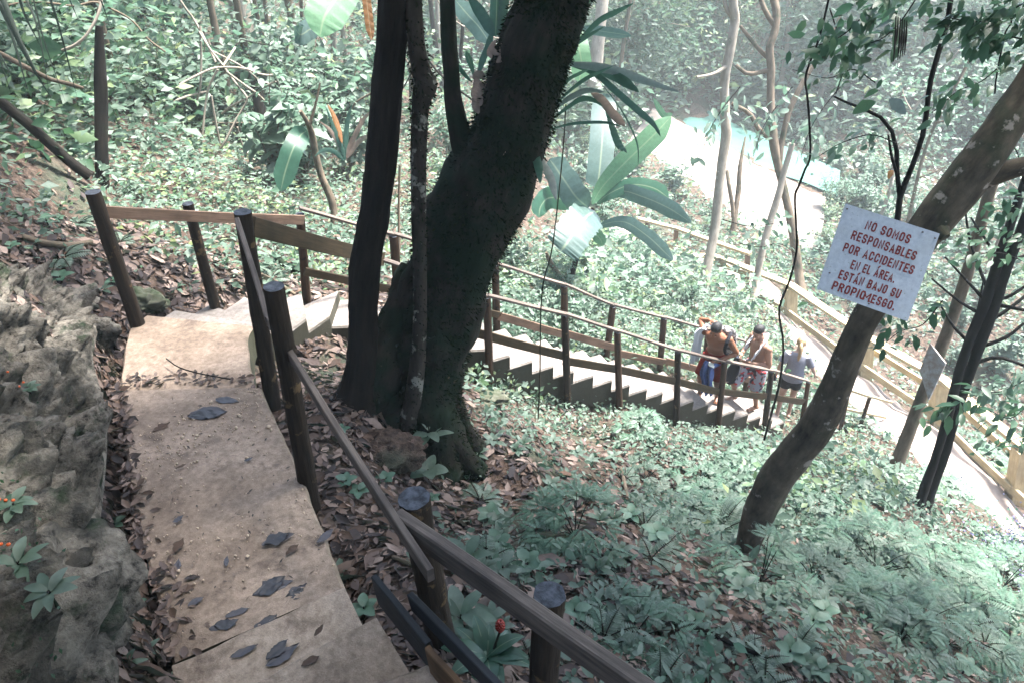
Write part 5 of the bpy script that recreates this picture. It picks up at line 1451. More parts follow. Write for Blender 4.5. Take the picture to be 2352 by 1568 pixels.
def ragged(m, c, d, L, W, crump=1.0):
    """a withered leaf with a torn, crumpled outline"""
    d = unit(np.array(d, float)); s_ = unit(np.cross(d, [0, 0, 1.0])); n, k = 14, 7; sd = rng.random() * 50; V = []
    for i in range(n):
        t = i / (n - 1)
        pr_ = (math.sin(math.pi * min(1, t * 1.02 + .02)) ** .75) * (1 + .35 * mnoise.noise(Vector((t * 6, sd, 0))))
        for j in range(k):
            w = (j / (k - 1) - .5)
            e = (.18 * mnoise.noise(Vector((t * 11, sd + 9 + (j > 3) * 5, 1)))) if j in (0, k - 1) else 0
            p = c + d * L * (t - .5 + .05 * mnoise.noise(Vector((w * 4, sd, t * 3)))) + s_ * W * (w * pr_ * (1 + e) + .15 * math.sin(t * 2.5 + sd))
            h = crump * (.16 * W * abs(mnoise.fractal(Vector((t * 4, w * 4, sd)), 1, 2, 3)) + .35 * W * abs(w) ** 1.6 * max(0, mnoise.noise(Vector((t * 2.5, sd + (w > 0) * 7, 3)))))
            V.append(p + [0, 0, .004 + h])
    ix = np.arange(n * k).reshape(n, k)
    m.raw(V, [tuple(x) for x in np.stack([ix[:-1, :-1], ix[1:, :-1], ix[1:, 1:], ix[:-1, 1:]], -1).reshape(-1, 4)])
FL = [(620,1352,74,15,'large wet black leaf'),(690,1358,56,60,'wet black leaf curled on edge'),(562,1408,44,10,'flat grey-brown leaf'),(605,1440,78,35,'long dark leaf along a step edge'),(510,1442,52,20,'wet black leaf by the litter'),
      (472,955,70,5,'largest grey leaf pair'),(520,923,46,12,'thin grey leaf'),(640,1240,60,28,'dark wet leaf'),(735,1242,40,50,'small wet black leaf near the slab edge'),(540,1280,24,70,'small black ridged leaf'),
      (415,1292,36,80,'dark folded leaf'),(400,1205,22,60,'small dark leaf near the left edge'),(425,1078,20,30,'tiny curled brown leaf'),(376,975,34,60,'curled stalky leaf'),(455,1388,30,25,'small grey leaf'),
      (415,1262,34,35,'brown leaf near the left edge'),(660,1340,20,30,'tiny brown leaf'),(585,1052,16,10,'tiny dark leaf'),(680,1255,30,35,'pale leaf sliver'),(430,1345,30,45,'folded brown leaf'),(560,1500,50,35,'dark leaf clump on the first step'),(640,1495,66,40,'wide black leaf on the first step'),(755,1440,26,70,'small leaf on the second step'),(700,1530,36,60,'brown leaf on the second step')]
for u, v, L_, an, lab in FL:
    c = slab_pt(u, v)
    if v > 1460 or (u > 700 and v > 1400): c = Pz(u, v, -3.22 if v < 1505 and u < 700 else -3.03)
    d_ = proj(c)[2]; l = 1.25 * L_ * d_ / FPX
    a_ = R(an); dr = np.array([math.cos(a_), math.sin(a_), 0])
    m = MB(); k = rng.integers(0, 2)
    for j in range(2 if L_ > 50 else 1):
        dj = unit(dr + rng.normal(size=3) * .25 * [1, 1, 0]); off = rng.normal(size=3) * .02 * [1, 1, 0]
        ragged(m, c + off + [0, 0, .008 + .006 * j], dj, l * (1 - .25 * j), l * rng.uniform(.34, .5), 1.6 if 'curled' in lab or 'folded' in lab else 1.0)
    dark = 'black' in lab or 'dark' in lab or 'grey' in lab
    m.build('fallen_leaf', M['wet_leaf'] if dark else M['litter'], None, origin=c, label=lab + (' lying on the concrete landing' if 'step' not in lab else ' of the staircase'), cat='leaf')
for lab, px in (('thin bent twig across the upper landing', [(383,826,2),(410,845,2),(450,858,2),(500,868,2),(530,873,1.5)]), ('short dark twig at the joint of the two landings', [(240,893,2),(275,897,2.5),(320,902,2)]),):
    z = np.array([Pz(u, v, -3.86) + [0, 0, .015] for u, v, r in px]); z = smooth_path(z, 12)
    m = MB(); m.tube(z, [.006] * 12, 6, True, .2, 20); m.build('twig', M['bark_black'], None, origin=z[5], label=lab, cat='twig')

# ------------------------------------------------------------------ low green cover on the slopes
def cover(name, p, hmax, L, mats, tm='small', per=1, up=.8, asp=.5, drop=0.0):
    n = len(p)
    h = hmax * rng.random(n) ** 1.5
    q = p + np.stack([np.zeros(n), np.zeros(n), h + .01], -1)
    d = unit(rng.normal(size=(n, 3)) * [1, 1, .35] + [0, 0, -.15])
    nn = unit(rng.normal(size=(n, 3)) * .45 + [0, -.1, up])
    l = L * np.exp(rng.normal(size=n) * .35)
    b = MB(); leaf_cloud(b, q, d, nn, l, l * asp * rng.uniform(.7, 1.3, n), tm, np.clip((len(mats) * (.5 + .45 * pnoise(p, 1.9, hmax * 9) + rng.normal(size=n) * .22)).astype(int), 0, len(mats) - 1), drop)
    return b.build(name, mats, kind='stuff')
LM = [M['leaf'], M['leaf_pale'], M['leaf_pale'], M['leaf_teal'], M['leaf']]
LM2 = [M['leaf'], M['leaf_pale'], M['leaf_pale'], M['leaf_lime']]
# near right slope: patches among the litter
p = view_scatter(30000, 980, 2500, 900, 1650, .02)
pu, pv, pd_ = proj(p)
dens = .10 + .5 * np.clip((pu - 1050) / 1000, 0, 1) + .4 * np.clip((1150 - pv) / 300, 0, 1)
keep = rng.random(len(p)) < np.clip(dens * (.45 + 1.1 * pnoise(p, 2.6, 1)) , .03, 1)
keep &= ~((pu < 1420) & (pv > 1020) & (rng.random(len(p)) < .72))
p = p[keep]
near_cover_n = len(p)
cover('ground_cover', p, .16, .052, LM, 'leaf', up=1.0, asp=.48)
p = view_scatter(30000, 1040, 2250, 900, 1330, .02)
pu, pv, pd_ = proj(p)
keep = rng.random(len(p)) < np.clip(.15 + .75 * np.clip((pu - 1000 - np.clip(pv - 980, 0, 300) * 1.5) / 350, 0, 1) + .95 * pnoise(p, 2.4, 6), .02, 1)
keep &= ~((pu < 1480) & (pv > 1000) & (rng.random(len(p)) < .72))
p = p[keep]
cover('ground_cover', p, .20, .05, [M['leaf'], M['leaf_pale'], M['leaf'], M['leaf_pale']], 'leaf')
# beyond the long stair down to the yellow fence
p = view_scatter(30000, 1080, 1800, 560, 900, .02); cover('ground_cover', p, .35, .075, LM2, 'small')
p = view_scatter(8000, 1650, 2600, 600, 1180, .02, margin=.1); cover('ground_cover', p, .22, .12, LM2, 'small')
# left hillside behind the turn
p = view_scatter(26000, -250, 1150, 300, 660, .02)
pu, pv, _ = proj(p)
keep = rng.random(len(p)) < np.clip(.06 + 1.1 * np.clip((pu - 150 - np.clip(pv - 420, 0, 300) * 1.2) / 330, 0, 1) + .25 * pnoise(p, 1.5, 4), .03, 1)
cover('ground_cover', p[keep], .45, .085, LM2, 'small')
p = view_scatter(34000, -300, 1500, -150, 340, .03); cover('undergrowth', p, 2.2, .17, LM2 + [M['leaf_dark']], 'small', up=.6)
p = view_scatter(46000, 1200, 2700, -300, 330, .03); cover('undergrowth', p, 3.2, .34, LM2, 'small', up=.6)
p = view_scatter(24000, 1300, 2700, 330, 720, .03); cover('undergrowth', p, .7, .16, LM2, 'small', up=.6)

# ------------------------------------------------------------------ plants one can tell apart
def frond_mb(b, c, d, L, n=16, w=.28, droop=.35, mat=0, sw=.18, tm='small'):
    d = unit(np.array(d, float)); t = np.linspace(0, 1, 10)
    pts = c + d * (L * t)[:, None] - np.array([0, 0, 1.0]) * (droop * L * t ** 2)[:, None]
    tt = np.repeat(np.linspace(.12, .98, n), 2); sd_ = np.tile([1, -1], n)
    pos = np.stack([np.interp(tt, t, pts[:, i]) for i in range(3)], -1)
    tg = unit(np.stack([np.interp(tt, t, np.gradient(pts[:, i])) for i in range(3)], -1))
    s_ = unit(np.cross(tg, [0, 0, 1.0])); nn = np.cross(s_, tg)
    ll = L * w * np.sin(np.clip(tt * 1.05 + .12, 0, 1) * math.pi) ** .7 + .01
    dd = unit(s_ * sd_[:, None] + tg * .45 - nn * .15)
    leaf_cloud(b, pos, dd, nn, ll, ll * sw + .003, tm, mat, .1)
    return pts
def fern(name, label, c, L, k, mats, group=None, cat='fern', up=.75, droop=.5, n=16, w=.28, sw=.2, th=None):
    root = thing(name, label, cat, c, group)
    b = MB(); s_ = MB()
    for i in range(k):
        a_ = i / k * 6.283 + rng.uniform(-.3, .3)
        if th is not None: a_ = th[0] + (th[1] - th[0]) * i / max(1, k - 1)
        pts = frond_mb(b, np.array(c) + [0, 0, .02], (math.cos(a_), math.sin(a_), up * rng.uniform(.6, 1.3)), L * rng.uniform(.75, 1.15), n, w, droop, rng.integers(0, len(mats)), sw)
        s_.tube(pts, np.linspace(.004, .0015, 10) * (1 + L), 5)
    b.build('fronds', mats, root); s_.build('stems', M['bark_moss'], root)['kind'] = 'stuff'
    return root
def feathery(label, c, r, mats, group=None):
    """bush of many small twice-divided leaves"""
    root = thing('feathery_bush', label, 'bush', c, group); c = np.array(c, float); b = MB(); s_ = MB()
    for i in range(30):
        a_ = rng.uniform(0, 6.283); q = math.sqrt(rng.random()); e = c + [math.cos(a_) * r * q * .8, math.sin(a_) * r * q * .8, r * rng.uniform(.35, .85) * (1.1 - .5 * q)]
        if i % 3 == 0: s_.tube(smooth_path([c, (c + e) / 2 + [0, 0, r * .15], e], 7), np.linspace(.006, .002, 7), 5)
        a2 = a_ + rng.uniform(-.9, .9)
        for j in range(3):
            a3 = a2 + (j - 1) * .8
            frond_mb(b, e, (math.cos(a3), math.sin(a3), rng.uniform(-.1, .35)), r * rng.uniform(.32, .5), 14, .20, .3, rng.integers(0, len(mats)), .26)
    b.build('foliage', mats, root); s_.build('stems', M['bark_moss'], root)['kind'] = 'stuff'
    return root
def rosette(name, label, c, L, W, k, mat, group=None, cat='plant', up=.9, droop=.5, stemh=0.0, fold=.2, wave=0.0, flower=None, th=(0, 6.283), parts=False):
    root = thing(name, label, cat, c, group); c = np.array(c, float)
    if stemh:
        m = MB(); m.tube([c - [0, 0, .05], c + [0, 0, stemh]], [.006 + L * .015, .004 + L * .01], 6); m.build('stem', M['bark_moss'], root)
    b = MB()
    for i in range(k):
        a_ = th[0] + (th[1] - th[0]) * i / k + rng.uniform(-.25, .25)
        dv = unit(np.array([math.cos(a_), math.sin(a_), up * rng.uniform(.6, 1.4)])); l = L * rng.uniform(.75, 1.15)
        s0 = c + [0, 0, stemh * rng.uniform(.5, 1)]
        pts = [s0 + dv * l * t - np.array([0, 0, droop * l * t * t]) for t in (0, .35, .7, 1)]
        if parts: b = MB()
        strap(b, pts, W * rng.uniform(.8, 1.15), 10, fold, wave, 0, None, (.4, .45))
        if parts: b.build('leaf', mat, root)
    if not parts: b.build('foliage', mat, root)
    if flower is not None:
        m = MB()
        fc_ = c + np.array(flower)
        m.tube([c, fc_], [.008, .007], 6); m.build('flower_stem', M['bark_moss'], root)
        m = MB()
        for i in range(8):
            for j in range(8):
                a_ = j / 8 * 6.283 + i * .4; rr = .020 * math.sin(.35 + i / 8 * 2.6)
                ball(m, fc_ + [math.cos(a_) * rr, math.sin(a_) * rr, i * .011], (.0085, .0085, .008), None, None, 6, 4)
        m.build('flower_head', M['red'], root)
    return root
def bush_protos():
    out = []
    def mk(ns, H, L, W, mats, spread, nl, tm='leaf', drop=.15):
        f = MB(); s_ = MB()
        for k in range(ns):
            a_ = rng.uniform(0, 6.283); e = np.array([math.cos(a_) * spread * rng.uniform(.2, 1), math.sin(a_) * spread * rng.uniform(.2, 1), H * rng.uniform(.6, 1.05)])
            pts = smooth_path([(0, 0, -.05), e * [.35, .35, .55], e], 9)
            s_.tube(pts, np.linspace(.012 * H + .004, .003, 9), 5)
            m_ = nl // ns; t = rng.uniform(.25, 1, m_)
            pos = np.stack([np.interp(t, np.linspace(0, 1, 9), pts[:, i]) for i in range(3)], -1)
            pos += rng.normal(size=(m_, 3)) * spread * .10
            d = unit(rng.normal(size=(m_, 3)) * [1, 1, .3] + [0, 0, -.1]); nn = unit(rng.normal(size=(m_, 3)) * .4 + [0, 0, 1])
            l = L * np.exp(rng.normal(size=m_) * .3)
            leaf_cloud(f, pos, d, nn, l, l * W, tm, rng.integers(0, len(mats), m_), drop)
        return (f, mats, s_)
    out.append(mk(9, 1.0, .11, .5, [M['leaf_pale'], M['leaf']], .6, 420))
    out.append(mk(7, 1.4, .16, .55, [M['leaf'], M['leaf_pale']], .7, 330))
    out.append(mk(12, .8, .07, .5, [M['leaf_pale'], M['leaf_lime']], .6, 700, 'small'))
    out.append(mk(6, 1.7, .20, .42, [M['leaf_dark'], M['leaf']], .7, 280))
    out.append(mk(10, 1.1, .09, .38, [M['leaf_teal'], M['leaf']], .7, 620, 'small'))
    out.append(mk(5, 1.2, .30, .62, [M['leaf'], M['leaf_pale']], .6, 90))
    return out
roots = []
LABB = 'leafy green bush in the dense undergrowth of the left hillside'
for f, mats, s_ in bush_protos():
    r_ = thing('bush', LABB, 'bush', (0, 0, 0), 'bushes of the left hillside')
    f.build('foliage', mats, r_); s_.build('stems', M['bark_tan'], r_)['kind'] = 'stuff'
    roots.append(r_)
used = set()
def put_bush(k, pos, sc, label, group):
    src = roots[k]
    o = src if k not in used else copy_tree(src)
    used.add(k)
    o.location = tuple(pos); o.scale = (sc, sc, sc * rng.uniform(.8, 1.2)); o.rotation_euler = (rng.uniform(-.12, .12), rng.uniform(-.12, .12), rng.uniform(0, 6.28))
    o['label'] = label; o['group'] = group
    return o
def bushes(n, u0, u1, v0, v1, s0, s1, kinds, label, group, test=None):
    p = view_scatter(n * 3, u0, u1, v0, v1, .02, margin=.5)
    c = 0
    for q in p:
        if c >= n: break
        u, v, d = proj(q)
        if test is not None and not test(u, v, d): continue
        put_bush(int(rng.choice(kinds)), q, rng.uniform(s0, s1), label, group); c += 1
bushes(85, -100, 1150, -60, 430, .8, 1.5, [0, 1, 2, 3, 4, 5, 1, 2], LABB, 'bushes of the left hillside', lambda u, v, d: d > 10 and not (u < 420 and v > 330))
bushes(70, 1240, 2350, 225, 560, .7, 1.4, [0, 2, 4, 1], 'leafy green bush growing on the flat by the pale river bank', 'bushes by the river bank', lambda u, v, d: not (1550 < u < 1790 and 285 < v < 520))
bushes(26, 1780, 2420, 520, 950, .5, 1.0, [0, 2, 1], 'pale green bush behind the long yellow fence', 'bushes behind the long yellow fence', lambda u, v, d: v < (u - 1780) * .72 + 560)
bushes(30, 1560, 1960, 225, 330, .5, .9, [0, 2, 1], 'leafy green bush growing on the flat by the pale river bank', 'bushes by the river bank')
bushes(46, 1240, 2350, 10, 235, 1.5, 2.6, [0, 2, 1, 4], 'tall pale leafy bush under the sunlit forest trees across the river', 'bushes under the trees across the river')
bushes(12, 1850, 1990, 370, 480, .6, 1.1, [0, 2, 1], 'leafy green bush growing on the flat by the pale river bank', 'bushes by the river bank')
bushes(22, 1150, 1640, 590, 760, .35, .7, [0, 2, 4], 'low pale green bush on the slope beyond the long stair', 'bushes beyond the long stair')

# far forest across the river
def forest_tree_protos():
    res = []
    for H, Rr, mats in ((9, 3.0, [M['leaf_pale'], M['leaf']]), (7, 2.6, [M['leaf'], M['leaf_pale']]), (11, 3.4, [M['leaf_pale'], M['leaf_lime'], M['leaf']])):
        t = MB(); t.tube(smooth_path([(0, 0, -.4), (.2, .1, H * .3), (-.1, .2, H * .6), (.1, 0, H * .9)], 14), np.linspace(.16, .05, 14), 8, True, .1, 1)
        for k in range(8):
            a_ = k * .9; z = H * (.35 + .07 * k)
            t.tube(smooth_path([(0, .1, z), (math.cos(a_) * Rr * .4, math.sin(a_) * Rr * .4, z + .5), (math.cos(a_) * Rr * .85, math.sin(a_) * Rr * .85, z + .6)], 8), np.linspace(.05, .015, 8), 5)
        c = crown_mb((0, 0, H * .62), (Rr, Rr, H * .40), 3400, .34, len(mats), .25, 26)
        res.append((t, c, mats))
    return res
FT = []
for t, c, mats in forest_tree_protos():
    r_ = thing('forest_tree', 'tall bright green leafy tree in the sunlit forest across the river', 'tree', (0, 0, 0), 'trees across the river')
    t.build('trunk', M['bark_pale'], r_); c.build('crown', mats, r_); FT.append([r_, False])
k = 0
for i in range(400):
    if k >= 64: break
    x = rng.uniform(-14, 52); y = rng.uniform(27, 62)
    q = np.array([[x, y, 0.0]])
    if not clear_of(q)[0]: continue
    u, v, d = proj([x, y, float(gzf(np.array([x]), np.array([y]))[0])])
    if d < 24 or not (-200 < u < 2600): continue
    if 1200 < u < 2200 and v > 270 : continue
    t_ = FT[k % 3]; o = copy_tree(t_[0]) if t_[1] else t_[0]; t_[1] = True
    o.location = (x, y, float(gz(x, y)) - .1); s_ = rng.uniform(.7, 1.15); o.scale = (s_, s_, s_); o.rotation_euler[2] = rng.uniform(0, 6.28)
    if x < 4: o['label'] = 'tall bright green leafy tree at the back of the left hillside'; o['group'] = 'trees at the back of the left hillside'
    k += 1

# ------------------------------------------------------------------ banana plants and large leaves
def leaf_px(px, w, mat, root, name='leaf', n=22, fold=.10, wave=.02, torn=0.0, taper=(.12, .8), side=None):
    pts = np.array([P(*a) for a in px])
    m = MB(); 
    vd = unit(pts.mean(0) - np.array([0, 0, CAMZ])); t = unit(pts[-1] - pts[0])
    sd_ = unit(np.cross(t, vd)) if side is None else side
    strap(m, pts, w * np.mean([a[2] for a in px]) / FPX, n, fold, wave, 0, sd_, taper, torn)
    return m.build(name, M[mat], root)
BAN = thing('banana_plant', 'banana plant with broad pale and dark leaves just beyond the long stair', 'banana plant', P(1305, 668, 12.2))
m = MB(); limb(m, [(1362,478,11.9,4),(1352,520,11.95,6),(1338,558,12,6),(1322,600,12.1,7),(1308,650,12.2,8),(1302,690,12.3,9)], .06, 10, .08, 5); m.build('stem', M['bark_dark'], BAN)
leaf_px([(1372,432,11.8),(1378,385,11.8),(1384,310,11.9),(1388,235,12.1),(1390,215,12.1)], 58, 'banana_pale', BAN, taper=(.06, .7))
leaf_px([(1360,470,11.8),(1385,428,11.6),(1440,370,11.4),(1500,312,11.3),(1541,268,11.3)], 50, 'banana', BAN, taper=(.45, .8))
leaf_px([(1380,465,11.8),(1425,440,11.5),(1475,452,11.2),(1535,478,11.0),(1588,512,10.8)], 40, 'banana_pale', BAN, taper=(.4, .8), torn=.1)
leaf_px([(1370,470,11.8),(1400,445,11.6),(1450,425,11.4),(1500,432,11.3),(1536,455,11.2)], 36, 'banana_dark', BAN, taper=(.3, .85), side=np.array([.25, .6, .75]))
leaf_px([(1365,485,11.8),(1345,500,11.5),(1322,530,11.3),(1300,562,11.2),(1288,578,11.2)], 96, 'banana_pale', BAN, taper=(.1, .9), torn=.18, n=34)
leaf_px([(1352,478,11.8),(1325,455,11.6),(1300,420,11.5),(1276,385,11.5),(1262,366,11.5)], 66, 'banana_pale', BAN, taper=(.15, .8), torn=.12, n=30)
leaf_px([(1361,527,11.9),(1400,512,11.7),(1440,512,11.5),(1490,545,11.3),(1525,578,11.2),(1546,598,11.2)], 34, 'banana_pale', BAN, taper=(.42, .75), torn=.12)
leaf_px([(1345,490,11.9),(1300,462,11.8),(1262,455,11.7),(1242,475,11.6),(1238,500,11.6)], 50, 'banana_dark', BAN, taper=(.3, .8))
leaf_px([(1355,525,11.9),(1370,540,11.8),(1380,552,11.8),(1384,566,11.8)], 30, 'banana', BAN, taper=(.2, .7), torn=.2)
leaf_px([(1350,500,11.9),(1310,480,11.9),(1270,470,11.8),(1225,468,11.8)], 8, 'orange_leaf', BAN, name='dry_stalk')
def big_leaf(label, px, w, mat, **kw):
    root = thing('broad_leaf', label, 'leaf', P(*px[0])); leaf_px(px, w, mat, root, **kw); return root
big_leaf('large hanging dark banana leaf beside the crooked sapling', [(706,300,10.5),(690,312,10.5),(672,345,10.4),(655,395,10.4),(645,440,10.4)], 50, 'banana_dark', taper=(.2, .8), torn=.08)
big_leaf('large bright green leaf at the top edge left of the dark trunk', [(800,-60,9.5),(775,-10,9.4),(745,40,9.3),(735,85,9.3)], 90, 'banana', taper=(.1, .7))
big_leaf('pale broad leaf below the bright green leaf at the top', [(735,60,10),(712,68,9.9),(690,80,9.8),(675,62,9.8)], 46, 'banana_pale', taper=(.2, .7))
big_leaf('pale broad leaf rising behind the mossy trunk fork', [(1126,100,8.2),(1100,62,8.2),(1075,35,8.2),(1045,0,8.3)], 44, 'banana_pale', taper=(.2, .8))
big_leaf('bright green broad leaf hanging behind the right side of the mossy trunk', [(1322,60,9),(1330,110,8.9),(1336,150,8.9),(1330,190,8.9)], 46, 'banana', taper=(.2, .8))
big_leaf('long pale leaf at the top right of the mossy trunk', [(1310,80,9),(1355,70,9),(1400,75,9),(1450,82,9)], 22, 'banana_pale', taper=(.2, .8))
big_leaf('curled orange dead leaf hanging left of the dark trunk', [(838,-40,7),(842,0,7),(848,50,7),(854,92,7)], 20, 'orange_leaf', taper=(.1, .8), wave=.15)
big_leaf('small green leaf curling at the edge of the river bank', [(1480,120,13),(1500,225,13),(1525,265,13),(1545,262,13)][1:], 14, 'banana', taper=(.3, .8))

# strap-leaved plants perched on the mossy trunk
EP = thing('perching_plant', 'perching plant of long dark strap leaves arching from the right of the mossy trunk', 'plant', P(1250, 300, 6.0))
def sp(px, w, mat='strap', d0=5.9, d1=5.6, wave=.10, taper=(.45, .7)):
    n = len(px); leaf_px([(u, v, d0 + (d1 - d0) * i / (n - 1)) for i, (u, v) in enumerate(px)], w, mat, EP, n=26, fold=.25, wave=wave, taper=taper)
sp([(1264,253),(1304,213),(1340,185),(1368,170),(1408,152)], 9); sp([(1264,260),(1290,238),(1318,220),(1350,208),(1390,212)], 13, 'strap_grey')
sp([(1258,283),(1304,247),(1335,228),(1360,230),(1385,245)], 12); sp([(1251,303),(1290,290),(1331,283),(1391,282),(1428,292)], 7)
sp([(1288,140),(1320,148),(1364,153),(1420,165),(1484,187),(1561,212)], 20, 'strap_grey', wave=.04); sp([(1290,145),(1330,155),(1371,173),(1418,213),(1464,253),(1500,285),(1518,315)], 15, wave=.22)
sp([(1360,152),(1390,165),(1425,182),(1468,212)], 22, wave=.1, taper=(.3, .75)); sp([(1355,210),(1380,228),(1408,262),(1436,290)], 20, 'dead', taper=(.3, .8))
sp([(1371,180),(1418,240),(1445,285),(1464,333),(1466,382)], 4, 'strap', wave=0); sp([(1208,323),(1222,345),(1231,363),(1238,390),(1241,422)], 20)
sp([(1214,328),(1240,365),(1261,400),(1270,430),(1278,462)], 18, 'strap_grey'); sp([(1311,110),(1345,78),(1378,47),(1415,28),(1455,8)], 13, wave=.18); sp([(1308,73),(1320,45),(1334,20),(1360,-15)], 22, 'banana', taper=(.3, .75))
sp([(1258,290),(1230,300),(1190,320),(1165,345),(1155,358)], 3, 'dead', wave=0); sp([(1390,250),(1405,290),(1420,330),(1440,350)], 16, wave=.2); sp([(1268,250),(1300,190),(1330,170),(1352,160)], 8)
sp([(1270,160),(1300,120),(1340,90),(1390,60)], 9)
E2 = thing('perching_plant', 'perching fern with upright leaves and dead brown base at the upper mossy trunk', 'plant', P(1144, 95, 5.5))
EP = E2
sp([(1133,85),(1122,60),(1100,25),(1072,-15)], 26, 'strap', 5.5, 5.5, .04, (.3, .7)); sp([(1138,85),(1140,40),(1141,0),(1142,-40)], 30, 'banana_dark', 5.5, 5.5, .03, (.3, .8)); sp([(1145,85),(1152,40),(1158,0),(1162,-40)], 24, 'strap', 5.5, 5.5, .03, (.3, .8))
sp([(1140,90),(1130,110),(1136,120),(1150,125)], 14, 'dead', 5.4, 5.4); sp([(1150,100),(1165,110),(1170,95),(1180,85)], 12, 'dead', 5.4, 5.4); sp([(1132,95),(1125,118),(1128,135)], 14, 'dead', 5.45, 5.4); sp([(1148,105),(1152,130),(1140,145)], 14, 'dead', 5.42, 5.4)
E3 = thing('perching_plant', 'smaller perching fern with brown dead leaves in the fork of the mossy trunk', 'plant', P(1097, 200, 5.75))
EP = E3
sp([(1098,175),(1108,140),(1122,105),(1132,65)], 15, 'strap', 5.7, 5.6, .03, (.3, .75)); sp([(1090,180),(1082,150),(1075,130),(1071,118)], 14, 'banana_dark', 5.7, 5.7, .03); sp([(1085,190),(1070,175),(1058,160),(1050,145)], 10, 'strap', 5.7, 5.7, .03)
for px in ([(1090,175),(1096,190),(1090,215),(1092,235)], [(1105,185),(1100,205),(1106,228),(1100,245)], [(1085,180),(1100,172),(1115,180)], [(1096,195),(1110,200),(1122,192)], [(1098,215),(1092,240),(1100,262)]): sp(px, 18, 'dead', 5.62, 5.6, .12, (.3, .7))
BR = thing('bromeliad', 'reddish bromeliad with arching strap leaves in the left undergrowth', 'plant', P(795, 350, 11))
EP = BR
for px in ([(793,370),(782,335),(765,290),(748,245)], [(793,365),(778,330),(758,300),(735,280)], [(797,365),(812,320),(835,275),(858,250)], [(798,365),(820,330),(845,315),(870,322)], [(795,360),(795,310),(800,270),(808,240)], [(790,370),(770,350),(745,345),(722,360)], [(796,365),(806,330),(822,300),(830,265)]): sp(px, 11, 'strap' if rng.random() < .5 else 'dead', 11, 10.8, .04, (.2, .5))
EP = BR; sp([(752,240),(766,265),(778,300),(786,330)], 12, 'orange_leaf', 10.9, 10.9, .04)
for lab, px, w in (('dark hanging fronds', 0, 0),):
    pass
PF = thing('palm_fronds', 'dark drooping palm fronds hanging into the top left corner', 'palm', P(60, -120, 3.6))
for k, (a, b_, c, w) in enumerate((((-60,-80),(60,130),(117,225),9), ((60,-120),(135,60),(178,228),6), ((-80,-120),(20,60),(65,212),10), ((-20,-140),(85,60),(113,215),5), ((100,-120),(160,0),(180,46),4), ((170,-120),(235,10),(250,53),4),
                                   ((-120,-60),(-20,90),(30,180),9), ((-40,-90),(40,80),(90,180),11), ((0,-120),(55,30),(95,110),7), ((-90,-30),(-10,110),(25,215),7), ((30,-130),(100,90),(150,235),4), ((-100,-100),(10,20),(40,130),12))):
    d = 3.5 + .25 * (k % 4)
    leaf_px([(a[0], a[1], d), ((a[0] + b_[0]) / 2 + 6, (a[1] + b_[1]) / 2, d), (b_[0], b_[1], d), (c[0], c[1], d)], w * .9, 'frond_dark', PF, 'leaflet', 14, .2, .03, taper=(.15, .5))

# leafy boughs of the trees on the right
def bough(label, px, leaves, d, L, mat, rpx=2, extra=6):
    leaves = int(leaves * (2.0 if 'corner' in label or 'top' in label or 'seed' in label else 1.3))
    root = thing('leafy_branch', label, 'branch', P(px[0][0], px[0][1], d))
    pts = np.array([P(u, v, d + .06 * i) for i, (u, v) in enumerate(px)]); z = smooth_path(pts, 16)
    m = MB(); m.tube(z, np.linspace(rpx, rpx * .5, 16) * d / FPX, 6, True, .1, 8); m.build('twig', M['bark_black'], root)
    b = MB(); t = rng.uniform(.05, 1, leaves)
    pos = np.stack([np.interp(t, np.linspace(0, 1, 16), z[:, i]) for i in range(3)], -1) + rng.normal(size=(leaves, 3)) * L * .55
    ax = unit(z[-1] - z[0]); sd_ = unit(np.cross(ax, [0, 0, 1.0]))
    dd = unit(ax * .5 + sd_ * rng.choice([-1, 1], leaves)[:, None] * .8 + rng.normal(size=(leaves, 3)) * .4 + [0, 0, -.35])
    nn = unit(rng.normal(size=(leaves, 3)) * .4 + [0, -.25, 1])
    l = L * rng.uniform(.65, 1.2, leaves)
    leaf_cloud(b, pos, dd, nn, l, l * .46, 'leaf', 0, .12); b.build('foliage', M[mat], root)
bough('dark leafy bough across the top centre right of the frame', [(2080,-60),(1990,30),(1930,85),(1860,110)], 46, 5.2, .14, 'leaf_dark')
bough('dark leafy bough reaching down left of the hanging seed strands', [(2140,-60),(2060,60),(1990,100),(1900,75)], 44, 5.6, .15, 'leaf_dark')
bough('dark leafy bough filling the upper right corner', [(2420,-40),(2330,20),(2250,50),(2170,40)], 60, 4.6, .13, 'leaf_dark')
bough('green leafy bough below the upper right corner', [(2440,100),(2350,90),(2280,80),(2220,95)], 44, 5.0, .13, 'leaf_dark')
bough('sparse twig with small green leaves left of the sapling behind the sign', [(2010,190),(1960,160),(1900,180),(1820,160)], 26, 6.2, .11, 'leaf_dark', 1.5)
bough('leafy twig hanging over the leaning trunk beside the sign', [(2352,420),(2330,340),(2270,320),(2330,300)], 24, 5.6, .14, 'leaf_dark', 1.5)
bough('sparse leafy twig right of the hanging vine at mid height', [(2060,330),(2000,310),(1930,330),(1880,360)], 22, 6.5, .13, 'leaf', 1.5)
bough('leafy twig beneath the lower edge of the warning sign', [(2165,690),(2120,745),(2070,760),(2030,790)], 26, 5.6, .115, 'leaf_dark', 1.6)
bough('drooping leaves on the twin black stems above the small plants', [(2240,905),(2200,915),(2170,935),(2150,960)], 20, 8.7, .20, 'leaf_dark', 1.6)
bough('leafy twig crossing right of the twin black stems', [(2400,840),(2340,880),(2290,900),(2240,890)], 36, 8.4, .16, 'leaf', 1.8)
bough('leafy shoot low at the right edge above the path', [(2440,960),(2370,930),(2320,960),(2270,940)], 34, 8.6, .18, 'leaf_dark', 1.8)
